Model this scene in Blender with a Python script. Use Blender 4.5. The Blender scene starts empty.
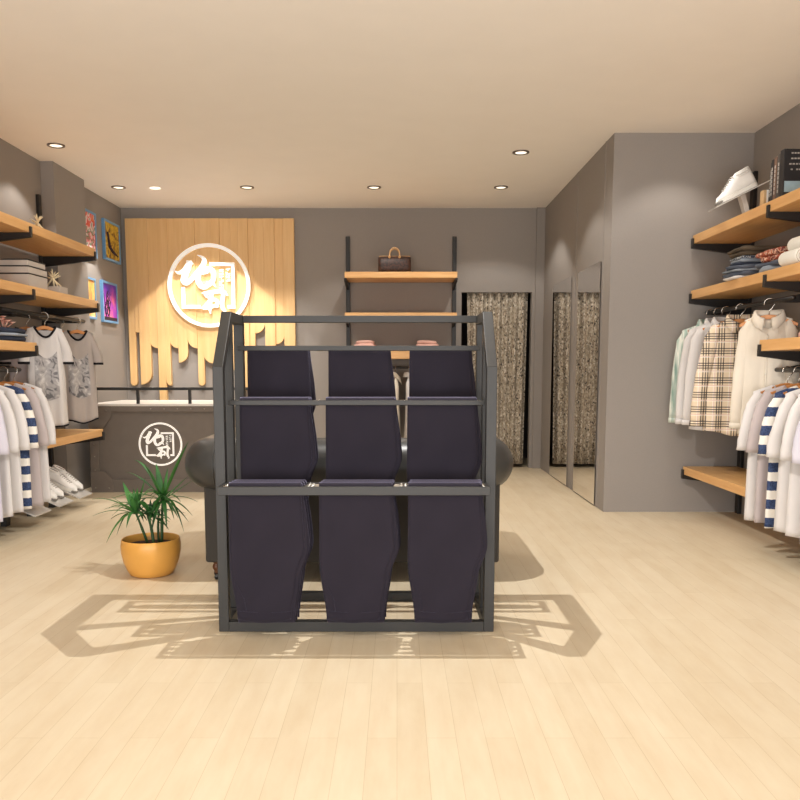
import bpy, bmesh, math, random
from mathutils import Vector, Matrix
R = math.radians
PI = math.pi
rnd = random.Random(7)
sc = bpy.context.scene
COL = sc.collection

# ------------------------------------------------------------------ camera
EYE = 1.0906
cam_d = bpy.data.cameras.new('camera'); cam = bpy.data.objects.new('camera', cam_d); COL.objects.link(cam)
cam.location = (0, 0, EYE)
cam.rotation_euler = (R(90) - math.atan(94/810), 0, 0)
cam_d.sensor_width = 36; cam_d.lens = 810/800*36
cam_d.shift_x = 3/800; cam_d.shift_y = 63/800
cam_d.clip_start = 0.02
sc.camera = cam
# ------------------------------------------------------------------ world, lights, exposure
w = bpy.data.worlds.new('world'); sc.world = w; w.use_nodes = True
bgn = w.node_tree.nodes['Background']
bgn.inputs[0].default_value = (1.0, 0.99, 0.98, 1); bgn.inputs[1].default_value = 1.4
sc.view_settings.view_transform = 'Standard'; sc.view_settings.look = 'None'
sc.view_settings.gamma = 1; sc.view_settings.exposure = 0.0
sc.view_settings.use_curve_mapping = False

def area(name, loc, rot, sx, sy, power, col=(1, .92, .82)):
    l = bpy.data.lights.new(name, 'AREA'); l.shape = 'RECTANGLE'; l.size = sx; l.size_y = sy
    l.energy = power; l.color = col
    o = bpy.data.objects.new(name, l); COL.objects.link(o); o.location = loc; o.rotation_euler = rot
    return o
def spot(name, loc, target, power, size, blend=.4, rad=.03, col=(1, .96, .90)):
    l = bpy.data.lights.new(name, 'SPOT'); l.energy = power; l.spot_size = R(size); l.spot_blend = blend
    l.shadow_soft_size = rad; l.color = col
    o = bpy.data.objects.new(name, l); COL.objects.link(o); o.location = loc
    o.rotation_euler = (Vector(target) - Vector(loc)).to_track_quat('-Z', 'Y').to_euler()
    return o
# unseen fill added behind the camera, tilted up to brighten the ceiling
area('front_fill', (-.2, -1.3, .7), (R(128), 0, 0), 5.2, 1.6, 215, (1, .99, .99))
# ceiling lamp above the trouser rack: the one that throws the sharp shadows
spot('rack_lamp_light', (-.03, 3.69, 2.62), (-.03, 3.4, 0), 190, 158, .5, .006, (1, .98, .95))
for i, x in enumerate((-1.5, -.2, 1.0)):
    spot('mid_fill_light', (x, 5.9, 2.74), (x, 5.9, 0), 26, 150, .8, .12, (1, .97, .93))  # unseen soft spots added to brighten the middle floor and ceiling
# washes of the recessed downlights, and an added spot
spot('ceiling_spot', (-2.02, 8.33, 2.77), (-2.02, 8.33, 0), 80, 89, .12, .01)
spot('ceiling_spot', (-2.02, 7.55, 2.77), (-2.0, 8.9, .8), 125, 66, .6, .02)  # added spot without a fixture, brightens the lower panel and wall
spot('ceiling_spot', (-2.633, 7.909, 2.77), (-2.42, 7.95, 0), 105, 74, .35, .02)
spot('ceiling_spot', (-1.418, 7.909, 2.77), (-1.35, 8.05, 0), 60, 96, .3, .02)
spot('ceiling_spot', (-.217, 7.909, 2.77), (-.217, 8.2, 0), 26, 110, .3, .02)
spot('ceiling_spot', (.983, 7.909, 2.77), (.983, 8.4, 0), 30, 110, .3, .02)
spot('ceiling_spot', (.983, 6.665, 2.77), (1.0, 6.6, 0), 18, 110, .3, .02)
spot('ceiling_spot', (-2.62, 6.463, 2.77), (-2.5, 6.3, 0), 18, 110, .3, .02)
spot('ceiling_spot', (-2.1, 5.2, 2.77), (-2.6, 5.2, .9), 16, 110, .5, .02)
spot('ceiling_spot', (1.75, 4.9, 2.77), (2.3, 5.1, .9), 16, 110, .5, .02)
spot('ceiling_spot', (1.95, 5.65, 2.77), (2.05, 5.9, 1.3), 16, 100, .5, .02)

# ------------------------------------------------------------------ materials
def newmat(name):
    m = bpy.data.materials.new(name); m.use_nodes = True
    nt = m.node_tree; return m, nt, nt.nodes['Principled BSDF']
def lin(c):
    return tuple(((v/255)/12.92 if v/255 <= .04045 else ((v/255+.055)/1.055)**2.4) for v in c) + (1,)
def nd(nt, t, **kw):
    n = nt.nodes.new(t)
    for k, v in kw.items(): setattr(n, k, v)
    return n
def tex(nt, scale=(1, 1, 1), rot=(0, 0, 0), coord='Object'):
    tc = nd(nt, 'ShaderNodeTexCoord'); mp = nd(nt, 'ShaderNodeMapping')
    mp.inputs['Scale'].default_value = scale; mp.inputs['Rotation'].default_value = rot
    nt.links.new(tc.outputs[coord], mp.inputs[0]); return mp.outputs[0]
def ramp(nt, fac, stops, interp='LINEAR'):
    r = nd(nt, 'ShaderNodeValToRGB'); r.color_ramp.interpolation = interp
    e = r.color_ramp.elements
    while len(e) > 1: e.remove(e[0])
    e[0].position = stops[0][0]; e[0].color = stops[0][1]
    for p, c in stops[1:]:
        k = e.new(p); k.color = c
    nt.links.new(fac, r.inputs[0]); return r.outputs[0]
def noise(nt, vec, scale, detail=3, rough=.5):
    n = nd(nt, 'ShaderNodeTexNoise'); n.inputs['Scale'].default_value = scale
    n.inputs['Detail'].default_value = detail; n.inputs['Roughness'].default_value = rough
    nt.links.new(vec, n.inputs['Vector']); return n.outputs['Fac']
def bump(nt, b, h, strength, dist=.01):
    n = nd(nt, 'ShaderNodeBump'); n.inputs['Strength'].default_value = strength
    n.inputs['Distance'].default_value = dist
    nt.links.new(h, n.inputs['Height']); nt.links.new(n.outputs[0], b.inputs['Normal'])
def plain(name, c, rough=.6, metal=0, var=.06, nscale=30, bmp=0, spec=.5):
    m, nt, b = newmat(name); c = lin(c)
    v = tex(nt); f = noise(nt, v, nscale)
    lo = tuple(x*(1-var) for x in c[:3])+(1,); hi = tuple(min(1, x*(1+var)) for x in c[:3])+(1,)
    nt.links.new(ramp(nt, f, [(.3, lo), (.7, hi)]), b.inputs['Base Color'])
    b.inputs['Roughness'].default_value = rough; b.inputs['Metallic'].default_value = metal
    b.inputs['Specular IOR Level'].default_value = spec
    if bmp: bump(nt, b, f, bmp)
    return m
def wood(name, c1, c2, scale=(3, 40, 40), rough=.4, coord='Object'):
    m, nt, b = newmat(name)
    v = tex(nt, scale, coord=coord); f = noise(nt, v, 1.0, 6, .6)
    nt.links.new(ramp(nt, f, [(.3, lin(c1)), (.7, lin(c2))]), b.inputs['Base Color'])
    b.inputs['Roughness'].default_value = rough
    bump(nt, b, f, .05)
    return m
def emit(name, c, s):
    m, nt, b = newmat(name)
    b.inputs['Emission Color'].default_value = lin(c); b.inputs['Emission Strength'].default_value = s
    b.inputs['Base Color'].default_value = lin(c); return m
def cloth(name, c, var=.05, weave=900, rough=.9):
    m, nt, b = newmat(name); c = lin(c)
    v = tex(nt); f = noise(nt, v, 6); g = noise(nt, v, weave, 2)
    lo = tuple(x*(1-var) for x in c[:3])+(1,); hi = tuple(min(1, x*(1+var)) for x in c[:3])+(1,)
    nt.links.new(ramp(nt, f, [(.3, lo), (.7, hi)]), b.inputs['Base Color'])
    b.inputs['Roughness'].default_value = rough; b.inputs['Specular IOR Level'].default_value = .2
    bump(nt, b, g, .15, .002)
    return m
def mixc(nt, fac, a, b_):
    n = nd(nt, 'ShaderNodeMix', data_type='RGBA')
    for sock, val in ((0, fac), (6, a), (7, b_)):
        if hasattr(val, 'is_linked'): nt.links.new(val, n.inputs[sock])
        else: n.inputs[sock].default_value = val
    return n.outputs[2]
def mth(nt, op, a, b_=None, c=None):
    n = nd(nt, 'ShaderNodeMath', operation=op)
    for i, val in enumerate((a, b_, c)):
        if val is None: continue
        if hasattr(val, 'is_linked'): nt.links.new(val, n.inputs[i])
        else: n.inputs[i].default_value = val
    return n.outputs[0]
def sepxyz(nt, vec):
    s = nd(nt, 'ShaderNodeSeparateXYZ'); nt.links.new(vec, s.inputs[0]); return s.outputs

M = {}
M['wall'] = plain('wall_paint', (150, 143, 137), .85, var=.03, nscale=180, bmp=.06, spec=.25)
M['ceiling'] = plain('ceiling_paint', (243, 236, 227), .9, var=.01, nscale=4, spec=.2)
M['dark_metal'] = plain('charcoal_metal', (37, 35, 32), .5, .0, .04)
M['black_metal'] = plain('black_metal', (30, 27, 25), .45, .0, .08)
M['counter'] = plain('counter_panel', (108, 98, 89), .6, 0, .05, 12)
M['counter_top'] = plain('counter_top', (215, 208, 200), .35, 0, .02)
M['rivet'] = plain('rivet_steel', (150, 142, 132), .35, .8, .05)
M['shelf_wood'] = wood('shelf_oak', (214, 160, 98), (232, 184, 124), (30, 2.2, 30), .38)
M['back_wood'] = wood('back_shelf_oak', (214, 160, 98), (232, 184, 124), (2.2, 30, 30), .38)
M['panel_wood'] = wood('panel_maple', (224, 180, 122), (234, 194, 138), (30, 30, 2.0), .42)
M['logo'] = emit('glowing_white_acrylic', (255, 252, 246), .25)  # slight glow put into the white so the emblems stay bright
M['leather'] = plain('grey_leather', (58, 57, 55), .36, 0, .12, 14, .12)
M['sofa_fabric'] = plain('sofa_fabric', (56, 52, 47), .8, 0, .08, 200, .1)
M['turned_wood'] = plain('turned_walnut', (92, 52, 24), .35, 0, .1)
M['trouser'] = cloth('navy_wool', (38, 34, 43), .08)
_b = M['trouser'].node_tree.nodes['Principled BSDF']; _b.inputs['Sheen Weight'].default_value = .7; _b.inputs['Sheen Roughness'].default_value = .35; _b.inputs['Sheen Tint'].default_value = lin((200, 195, 230))
M['pot'] = plain('ochre_glaze', (216, 158, 74), .38, 0, .04, 9)
M['soil'] = plain('potting_soil', (60, 38, 26), .95, 0, .4, 90, .6)
M['white_shoe'] = plain('white_leather', (240, 238, 234), .5, 0, .02)
M['sole'] = plain('white_rubber', (228, 224, 216), .6, 0, .02)
M['toe'] = plain('grey_rubber', (120, 116, 110), .6, 0, .05)
M['hanger_wood'] = wood('hanger_beech', (196, 128, 70), (216, 150, 90), (20, 40, 40), .4)
M['steel'] = plain('bright_steel', (205, 200, 192), .25, .9, .03)
M['acrylic'] = plain('pale_acrylic', (200, 196, 190), .15, 0, .02)
M['white_cloth'] = cloth('white_cotton', (216, 211, 208), .02)
M['cream_cloth'] = cloth('cream_linen', (226, 216, 200), .03)
M['taupe_cloth'] = cloth('taupe_cotton', (186, 174, 172), .04)
M['grey_cloth'] = cloth('grey_cotton', (180, 170, 164), .04)
M['pale_cloth'] = cloth('pale_lavender_cotton', (202, 198, 208), .03)
M['black_trim'] = cloth('black_rib', (32, 30, 32), .05)
M['navy_cloth'] = cloth('navy_rib', (46, 62, 100), .05)
M['button'] = plain('shell_button', (220, 214, 200), .3)
M['dark_button'] = plain('dark_button', (50, 40, 36), .3)
M['denim'] = cloth('blue_denim', (90, 96, 108), .25)
M['denim_light'] = cloth('light_denim', (150, 158, 168), .15)
M['denim_dark'] = cloth('dark_denim', (52, 58, 72), .25)
M['brown_cloth'] = cloth('olive_brown_twill', (92, 80, 66), .25)
M['pink_cloth'] = cloth('pink_knit', (222, 178, 166), .12)
M['box_grey'] = plain('grey_card', (190, 180, 170), .7, 0, .02)
M['box_black'] = plain('black_card', (28, 26, 26), .6)
M['antler'] = plain('bleached_antler', (232, 214, 176), .5, 0, .08)
M['blue_frame'] = plain('pale_blue_frame', (110, 160, 205), .4)
M['tan_leather'] = plain('tan_leather', (205, 160, 110), .5)
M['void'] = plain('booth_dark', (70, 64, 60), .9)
M['bulb'] = emit('lamp_diffuser', (255, 244, 224), 1.3)
M['ring'] = plain('lamp_ring', (120, 108, 98), .35, .6)
M['book_black'] = plain('black_cover', (34, 32, 34), .4)
M['book_grey'] = plain('grey_cover', (74, 68, 64), .5)
M['book_brown'] = plain('brown_cover', (110, 84, 70), .5)
M['book_text'] = plain('cover_print', (170, 164, 158), .6)
M['book_blue'] = plain('cover_blue', (150, 176, 188), .6)
M['paper'] = plain('book_pages', (226, 214, 190), .8)
M['tan_card'] = plain('tan_card', (200, 165, 120), .7)
M['towel'] = cloth('white_towel', (240, 236, 226), .03)
M['towel_groove'] = cloth('towel_shadow_groove', (190, 180, 166), .03)

# floor planks
def make_floor():
    m, nt, b = newmat('maple_planks')
    v = tex(nt, (1, 1, 1), (0, 0, R(90)))
    br = nd(nt, 'ShaderNodeTexBrick'); br.offset = .37; br.squash = 1
    br.inputs['Scale'].default_value = 1; br.inputs['Brick Width'].default_value = 1.15
    br.inputs['Row Height'].default_value = .088; br.inputs['Mortar Size'].default_value = .0011
    br.inputs['Mortar Smooth'].default_value = .6; br.inputs['Bias'].default_value = 0
    br.inputs['Color1'].default_value = lin((213, 197, 169)); br.inputs['Color2'].default_value = lin((223, 209, 183))
    br.inputs['Mortar'].default_value = lin((182, 162, 126))
    nt.links.new(v, br.inputs['Vector'])
    g = noise(nt, tex(nt, (22, 1.6, 1)), 1, 5, .6)
    g2 = noise(nt, tex(nt, (9, 2.4, 1)), 1.3, 4, .6)
    c = mixc(nt, mth(nt, 'MULTIPLY', g, .6), br.outputs['Color'], lin((200, 174, 134)))
    c = mixc(nt, ramp(nt, g2, [(.35, (0, 0, 0, 1)), (.75, (.38, .38, .38, 1))]), c, lin((232, 222, 196)))
    nt.links.new(c, b.inputs['Base Color'])
    b.inputs['Roughness'].default_value = .42; b.inputs['Specular IOR Level'].default_value = .35
    return m
M['floor'] = make_floor()
def make_mirror():
    m, nt, b = newmat('mirror_glass'); b.inputs['Base Color'].default_value = (.86, .84, .82, 1)
    b.inputs['Metallic'].default_value = 1; b.inputs['Roughness'].default_value = .01; return m
M['mirror'] = make_mirror()
def make_curtain():
    m, nt, b = newmat('sequin_curtain')
    v = tex(nt, (1, 1, .7))
    vo = nd(nt, 'ShaderNodeTexVoronoi'); vo.inputs['Scale'].default_value = 78; nt.links.new(v, vo.inputs['Vector'])
    s = nd(nt, 'ShaderNodeSeparateColor'); nt.links.new(vo.outputs['Color'], s.inputs[0])
    c = ramp(nt, s.outputs[0], [(0, lin((70, 62, 54))), (.07, lin((134, 122, 106))), (.2, lin((160, 148, 130))), (.55, lin((184, 172, 154))), (.85, lin((214, 204, 188)))], 'CONSTANT')
    nt.links.new(c, b.inputs['Base Color']); b.inputs['Roughness'].default_value = .6
    return m
M['curtain'] = make_curtain()
def make_stripe():
    m, nt, b = newmat('navy_white_stripe')
    s = sepxyz(nt, tex(nt, (1, 1, 1)))
    z = mth(nt, 'ADD', s[2], mth(nt, 'MULTIPLY', noise(nt, tex(nt), 60), .008))
    f = mth(nt, 'GREATER_THAN', mth(nt, 'FRACT', mth(nt, 'DIVIDE', mth(nt, 'ADD', z, 5.0), .105)), .52)
    g = noise(nt, tex(nt, (1, 1, 1)), 120, 3)
    nv = ramp(nt, g, [(.3, lin((30, 44, 78))), (.7, lin((66, 84, 122)))])
    nt.links.new(mixc(nt, f, nv, lin((236, 230, 220))), b.inputs['Base Color'])
    b.inputs['Roughness'].default_value = .9
    return m
M['stripe'] = make_stripe()
def make_plaid():
    m, nt, b = newmat('beige_check')
    s = sepxyz(nt, tex(nt, (1, 1, 1)))
    def band(c, period, off, wdt):
        t = mth(nt, 'FRACT', mth(nt, 'DIVIDE', mth(nt, 'ADD', c, 5.0 + off), period))
        return mth(nt, 'LESS_THAN', t, wdt/period)
    base = lin((228, 208, 180)); P = .098
    col = base
    for ax in (s[0], s[2]):
        for off in (0, .016, .032):
            k = band(ax, P, off, .0075)
            col = mixc(nt, mth(nt, 'MULTIPLY', k, .8), col, lin((40, 34, 40)))
        k = band(ax, P, .056, .012); col = mixc(nt, mth(nt, 'MULTIPLY', k, .55), col, lin((250, 246, 238)))
        k = band(ax, P, .050, .004); col = mixc(nt, mth(nt, 'MULTIPLY', k, .6), col, lin((196, 120, 100)))
    nt.links.new(col, b.inputs['Base Color']); b.inputs['Roughness'].default_value = .9
    return m
M['plaid'] = make_plaid()
def blotch(name, stops, scale=9, sc3=(1, 1, 1), detail=4, zgrad=0, zoff=0, interp='LINEAR', dist=0):
    m, nt, b = newmat(name); v = tex(nt, sc3)
    n = nd(nt, 'ShaderNodeTexNoise'); n.inputs['Scale'].default_value = scale; n.inputs['Detail'].default_value = detail
    n.inputs['Distortion'].default_value = dist
    nt.links.new(v, n.inputs['Vector']); f = n.outputs['Fac']
    if zgrad:
        s = sepxyz(nt, tex(nt)); f = mth(nt, 'ADD', mth(nt, 'MULTIPLY', s[2], zgrad), mth(nt, 'ADD', f, zoff))
    nt.links.new(ramp(nt, f, [(p, lin(c)) for p, c in stops], interp), b.inputs['Base Color'])
    b.inputs['Roughness'].default_value = .55; return m
M['leaf'] = blotch('leaf_green', [(.35, (22, 60, 26)), (.58, (56, 112, 46)), (.8, (120, 166, 84))], 5)
M['stem'] = plain('stem_green', (42, 72, 34), .6, 0, .15)
M['green_shirt'] = blotch('mint_stripe', [(.3, (120, 150, 138)), (.48, (232, 234, 222)), (.6, (150, 180, 166)), (.75, (240, 238, 228))], 9, (3, 1, .25))
M['print'] = blotch('grey_figure_print', [(.40, (104, 102, 104)), (.46, (158, 154, 154)), (.6, (178, 173, 171)), (.68, (212, 208, 205))], 16, (1, 1, 1), 6, dist=1.5)
M['paisley'] = blotch('rust_paisley', [(.42, (150, 66, 42)), (.5, (196, 96, 62)), (.55, (238, 214, 190)), (.6, (120, 50, 40))], 34, detail=2)
M['dots'] = blotch('dotted_blue', [(.5, (70, 80, 98)), (.56, (210, 210, 208))], 120, detail=0)
M['coral'] = blotch('coral_petal', [(.4, (220, 130, 110)), (.6, (246, 206, 186))], 30)
M['monogram'] = blotch('brown_check_canvas', [(.45, (40, 23, 17)), (.55, (66, 38, 27))], 45, detail=1)
M['art_flower'] = blotch('art_flower', [(.22, (24, 96, 80)), (.36, (40, 130, 90)), (.42, (250, 236, 232)), (.48, (232, 120, 140)), (.55, (60, 120, 70)), (.62, (240, 220, 225)), (.7, (214, 60, 50)), (.82, (240, 130, 60)), (.95, (60, 130, 210))], 12, (1, 1, 1), 3, .9, -.14, dist=.5)
M['art_autumn'] = blotch('art_autumn', [(.3, (230, 170, 40)), (.42, (90, 60, 40)), (.5, (150, 110, 30)), (.6, (226, 190, 60)), (.72, (120, 90, 40)), (.85, (230, 200, 90))], 9, (1, 1, 1), 4, .25, dist=1)
M['art_orange'] = blotch('art_orange', [(.3, (240, 120, 110)), (.45, (250, 190, 90)), (.6, (252, 226, 160)), (.75, (246, 170, 70))], 14, (1, 1, .5), 3)
M['art_sunset'] = blotch('art_sunset', [(.2, (60, 16, 34)), (.36, (236, 100, 60)), (.46, (252, 200, 150)), (.56, (240, 120, 160)), (.7, (170, 60, 190)), (.9, (84, 40, 170))], 6, (1, 1, 1), 3, 1.2)
M['art_dark'] = plain('art_silhouette', (38, 14, 44), .6)

# ------------------------------------------------------------------ geometry helpers
def NB(): return bmesh.new()
def box(bm, x0, x1, y0, y1, z0, z1):
    v = [bm.verts.new(p) for p in ((x0,y0,z0),(x1,y0,z0),(x1,y1,z0),(x0,y1,z0),(x0,y0,z1),(x1,y0,z1),(x1,y1,z1),(x0,y1,z1))]
    for f in ((0,3,2,1),(4,5,6,7),(0,1,5,4),(1,2,6,5),(2,3,7,6),(3,0,4,7)): bm.faces.new([v[i] for i in f])
    return bm
def prism(bm, pts, fn, d0, d1):
    """polygon pts (a,b) extruded from d0 to d1; fn(a,b,d)->xyz"""
    A = [bm.verts.new(fn(a, b, d0)) for a, b in pts]; B = [bm.verts.new(fn(a, b, d1)) for a, b in pts]
    n = len(pts); bm.faces.new(A[::-1]); bm.faces.new(B)
    for i in range(n): bm.faces.new((A[i], A[(i+1) % n], B[(i+1) % n], B[i]))
def XZ(a, b, d): return (a, d, b)
def YZ(a, b, d): return (d, a, b)
def XY(a, b, d): return (a, b, d)
def rings(bm, rs, closed=True, cap=True):
    V = [[bm.verts.new(p) for p in r] for r in rs]; n = len(rs[0])
    for i in range(len(V)-1):
        for j in range(n if closed else n-1):
            bm.faces.new((V[i][j], V[i][(j+1) % n], V[i+1][(j+1) % n], V[i+1][j]))
    if cap and closed:
        bm.faces.new(V[0][::-1]); bm.faces.new(V[-1])
    return V
def tube(bm, pts, r, n=10, cap=True, flat=1.0):
    pts = [Vector(p) for p in pts]; rs = []
    prev = None
    for i, p in enumerate(pts):
        t = (pts[min(i+1, len(pts)-1)] - pts[max(i-1, 0)]).normalized()
        if prev is None:
            u = t.orthogonal().normalized() if abs(t.z) > .9 or True else None
            if abs(t.z) < .95: u = Vector((0, 0, 1)).cross(t).normalized()
            else: u = Vector((1, 0, 0)) - t*t.x; u.normalize()
        else:
            u = prev - t*prev.dot(t); u.normalize()
        prev = u; v = t.cross(u)
        rr = r[i] if isinstance(r, (list, tuple)) else r
        rs.append([p + u*rr*math.cos(2*PI*k/n) + v*rr*flat*math.sin(2*PI*k/n) for k in range(n)])
    rings(bm, rs, True, cap)
def lathe(bm, prof, cx=0, cy=0, n=32, sx=1, sy=1, cap=True):
    rings(bm, [[(cx+r*sx*math.cos(2*PI*k/n), cy+r*sy*math.sin(2*PI*k/n), z) for k in range(n)] for r, z in prof], True, cap)
def grid(bm, nu, nv, fn):
    V = [[bm.verts.new(fn(i/nu, j/nv)) for i in range(nu+1)] for j in range(nv+1)]
    for j in range(nv):
        for i in range(nu): bm.faces.new((V[j][i], V[j][i+1], V[j+1][i+1], V[j+1][i]))
ORG = {}
def thing(name, label, cat, loc=(0, 0, 0), rz=0, group=None):
    o = bpy.data.objects.new(name, None); COL.objects.link(o); o.empty_display_size = .05
    o.location = loc; o.rotation_euler = (0, 0, rz); ORG[o] = Vector(loc)
    o['label'] = label; o['category'] = cat
    if group: o['group'] = group
    return o
def obj(name, bm, mat, parent=None, bevel=0, smooth=False, solid=0, sub=0, world=False, seg=2):
    """link bm as one mesh object. world=True: coordinates are world ones and are moved into the parent's frame"""
    if world and parent is not None: bmesh.ops.translate(bm, verts=bm.verts, vec=-ORG[parent])
    bmesh.ops.recalc_face_normals(bm, faces=bm.faces)
    me = bpy.data.meshes.new(name); bm.to_mesh(me); bm.free()
    o = bpy.data.objects.new(name, me); COL.objects.link(o)
    if smooth:
        for p in me.polygons: p.use_smooth = True
    me.materials.append(mat if not isinstance(mat, str) else M[mat])
    if bevel:
        b = o.modifiers.new('bevel', 'BEVEL'); b.width = bevel; b.segments = seg; b.limit_method = 'ANGLE'; b.angle_limit = R(40)
        b.harden_normals = False
    if solid:
        s = o.modifiers.new('thick', 'SOLIDIFY'); s.thickness = solid; s.offset = 0
    if sub:
        s = o.modifiers.new('sub', 'SUBSURF'); s.levels = sub; s.render_levels = sub
    if parent is not None:
        o.parent = parent; ORG[o] = ORG[parent]
    return o
def tag(o, label, cat, group=None):
    o['label'] = label; o['category'] = cat
    if group: o['group'] = group
    return o
def recenter(o, loc):
    """move a world-built top-level mesh's origin to loc"""
    o.data.transform(Matrix.Translation(-Vector(loc))); o.location = loc; ORG[o] = Vector(loc); return o
def struct(name, bm, mat, bevel=0):
    o = obj(name, bm, mat, None, bevel); o['kind'] = 'structure'; return o
def dup(root, label, loc=None, rz=None):
    r = root.copy(); COL.objects.link(r); r['label'] = label
    if loc is not None: r.location = loc
    if rz is not None: r.rotation_euler = (0, 0, rz)
    def rec(src, dst):
        for ch in list(src.children):
            c = ch.copy(); COL.objects.link(c); c.parent = dst; rec(ch, c)
    rec(root, r)
    return r
def recolor(root, mp):
    """give a copied thing its own materials: mp {part name prefix: material}"""
    def rec(o):
        for ch in o.children:
            for k, m in mp.items():
                if ch.name.split('.')[0] == k:
                    ch.data = ch.data.copy(); ch.data.materials.clear(); ch.data.materials.append(M[m])
            rec(ch)
    rec(root)

# ------------------------------------------------------------------ the room
XL, XR, XP = -2.956, 2.607, 1.585
YB, YF, Y0, H = 8.92, 6.14, -1.5, 2.8
struct('floor', box(NB(), XL-.1, XR+.1, Y0, YB+1.1, -.1, 0), 'floor')
struct('ceiling', box(NB(), XL-.1, XR+.1, Y0, YB+1.1, H, H+.1), 'ceiling')
struct('wall_left', box(NB(), XL-.1, XL, Y0, YB+.1, 0, H), 'wall')
struct('wall_right', box(NB(), XR, XR+.1, Y0, YF+.1, 0, H), 'wall')
struct('wall_alcove', box(NB(), XP, XR+.1, YF, YF+.12, 0, H), 'wall')
struct('wall_mirror_side', box(NB(), XP, XP+.12, YF+.12, YB+.1, 0, H), 'wall')
bm = NB()
box(bm, XL-.1, .70, YB, YB+.1, 0, H); box(bm, 1.46, XP+.12, YB, YB+.1, 0, H); box(bm, .70, 1.46, YB, YB+.1, 1.916, H)
struct('wall_back', bm, 'wall')
bm = NB()
box(bm, .45, .5, YB+.1, YB+1.0, 0, H); box(bm, 1.7, 1.75, YB+.1, YB+1.0, 0, H); box(bm, .45, 1.75, YB+1.0, YB+1.05, 0, H)
struct('wall_fitting_booth', bm, 'void')
struct('trim_1', box(NB(), XL, -2.85, 6.95, 7.62, 0, H), 'wall')       # boxed-in pillar on the left wall
struct('trim_2', box(NB(), 1.495, XP, YB-.03, YB, 0, H), 'wall')       # corner pilaster by the booth
bm = NB()
for y in (7.32, 6.37): box(bm, XP-.004, XP, y-.006, y+.006, 0, H)
struct('trim_3', bm, 'wall')                                           # panel joints of the mirror wall
for k, (a, b_, lab) in enumerate(((7.46, 8.31, 'tall frameless mirror on side wall nearest the fitting booth'), (6.40, 7.17, 'tall frameless mirror on side wall nearest the wall corner'))):
    o = obj('wall_mirror', box(NB(), XP-.012, XP-.006, a, b_, .012, 1.92), 'mirror')
    tag(recenter(o, (XP-.009, (a+b_)/2, .012)), lab, 'mirror', 'tall mirrors on the side wall')

# curtain in the booth doorway
def curtain(u, v):
    x = .765 + u*(.665) + (.05*(1-v)*(.5-u)); z = .04 + v*1.93
    return (x, YB+.05 + .022*math.sin(u*2*PI*7.3) + .012*math.sin(u*2*PI*3.1+1), z)
t = thing('booth_curtain', 'speckled beige and black curtain hanging in the fitting booth doorway', 'curtain', (1.1, YB+.06, .04))
bm = NB(); grid(bm, 110, 6, curtain); obj('drape', bm, 'curtain', t, smooth=True, solid=.004, world=True)
bm = NB(); tube(bm, [(.5, YB+.13, 1.99), (1.7, YB+.13, 1.99)], .012); obj('curtain_rod', bm, 'black_metal', t, world=True)

# recessed ceiling lights
DL = [(-2.62, 6.463, 'round recessed ceiling light nearest to the top left shelf'),
      (-2.633, 7.909, 'round recessed ceiling light in the corner above the pictures'),
      (-1.418, 7.909, 'round recessed ceiling light above the wooden sign panel'),
      (-.217, 7.909, 'round recessed ceiling light above the brown handbag'),
      (.983, 7.909, 'round recessed ceiling light in front of the fitting booth'),
      (.983, 6.665, 'round recessed ceiling light nearest the mirrored side wall, the closer of two')]
t0 = None
for x, y, lab in DL:
    if t0 is None:
        t0 = thing('recessed_light', lab, 'ceiling light', (x, y, H), 0, 'recessed ceiling lights')
        bm = NB(); lathe(bm, [(.066, 0), (.066, -.008), (.058, -.011), (.047, -.008), (.045, 0)], n=32, cap=False); obj('ring', bm, 'ring', t0, smooth=True)
        bm = NB(); lathe(bm, [(.046, -.001), (.046, -.005), (.03, -.006), (.0005, -.0065)], n=32); obj('diffuser', bm, 'bulb', t0)
    else: dup(t0, lab, (x, y, H))
bm = NB(); lathe(bm, [(.05, H), (.05, H-.004), (.045, H-.006), (.001, H-.0065)], -2.30, 7.95, 32)  # glowing disc that stands in for a reflected glint on the ceiling
tag(recenter(obj('ceiling_glint_disc', bm, 'bulb'), (-2.30, 7.95, H)), 'small bright glint on the ceiling beside the corner ceiling light', 'ceiling light')

# ------------------------------------------------------------------ wooden sign panel with drip planks
def PX(px): return (px-397)*.01084
def PZ(py): return EYE - (py-369)*.01062
panel = thing('wooden_sign_panel', 'tall maple plank wall panel with rounded drip-shaped lower ends on the back wall', 'wall panel', (-2.0, YB, .8))
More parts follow.
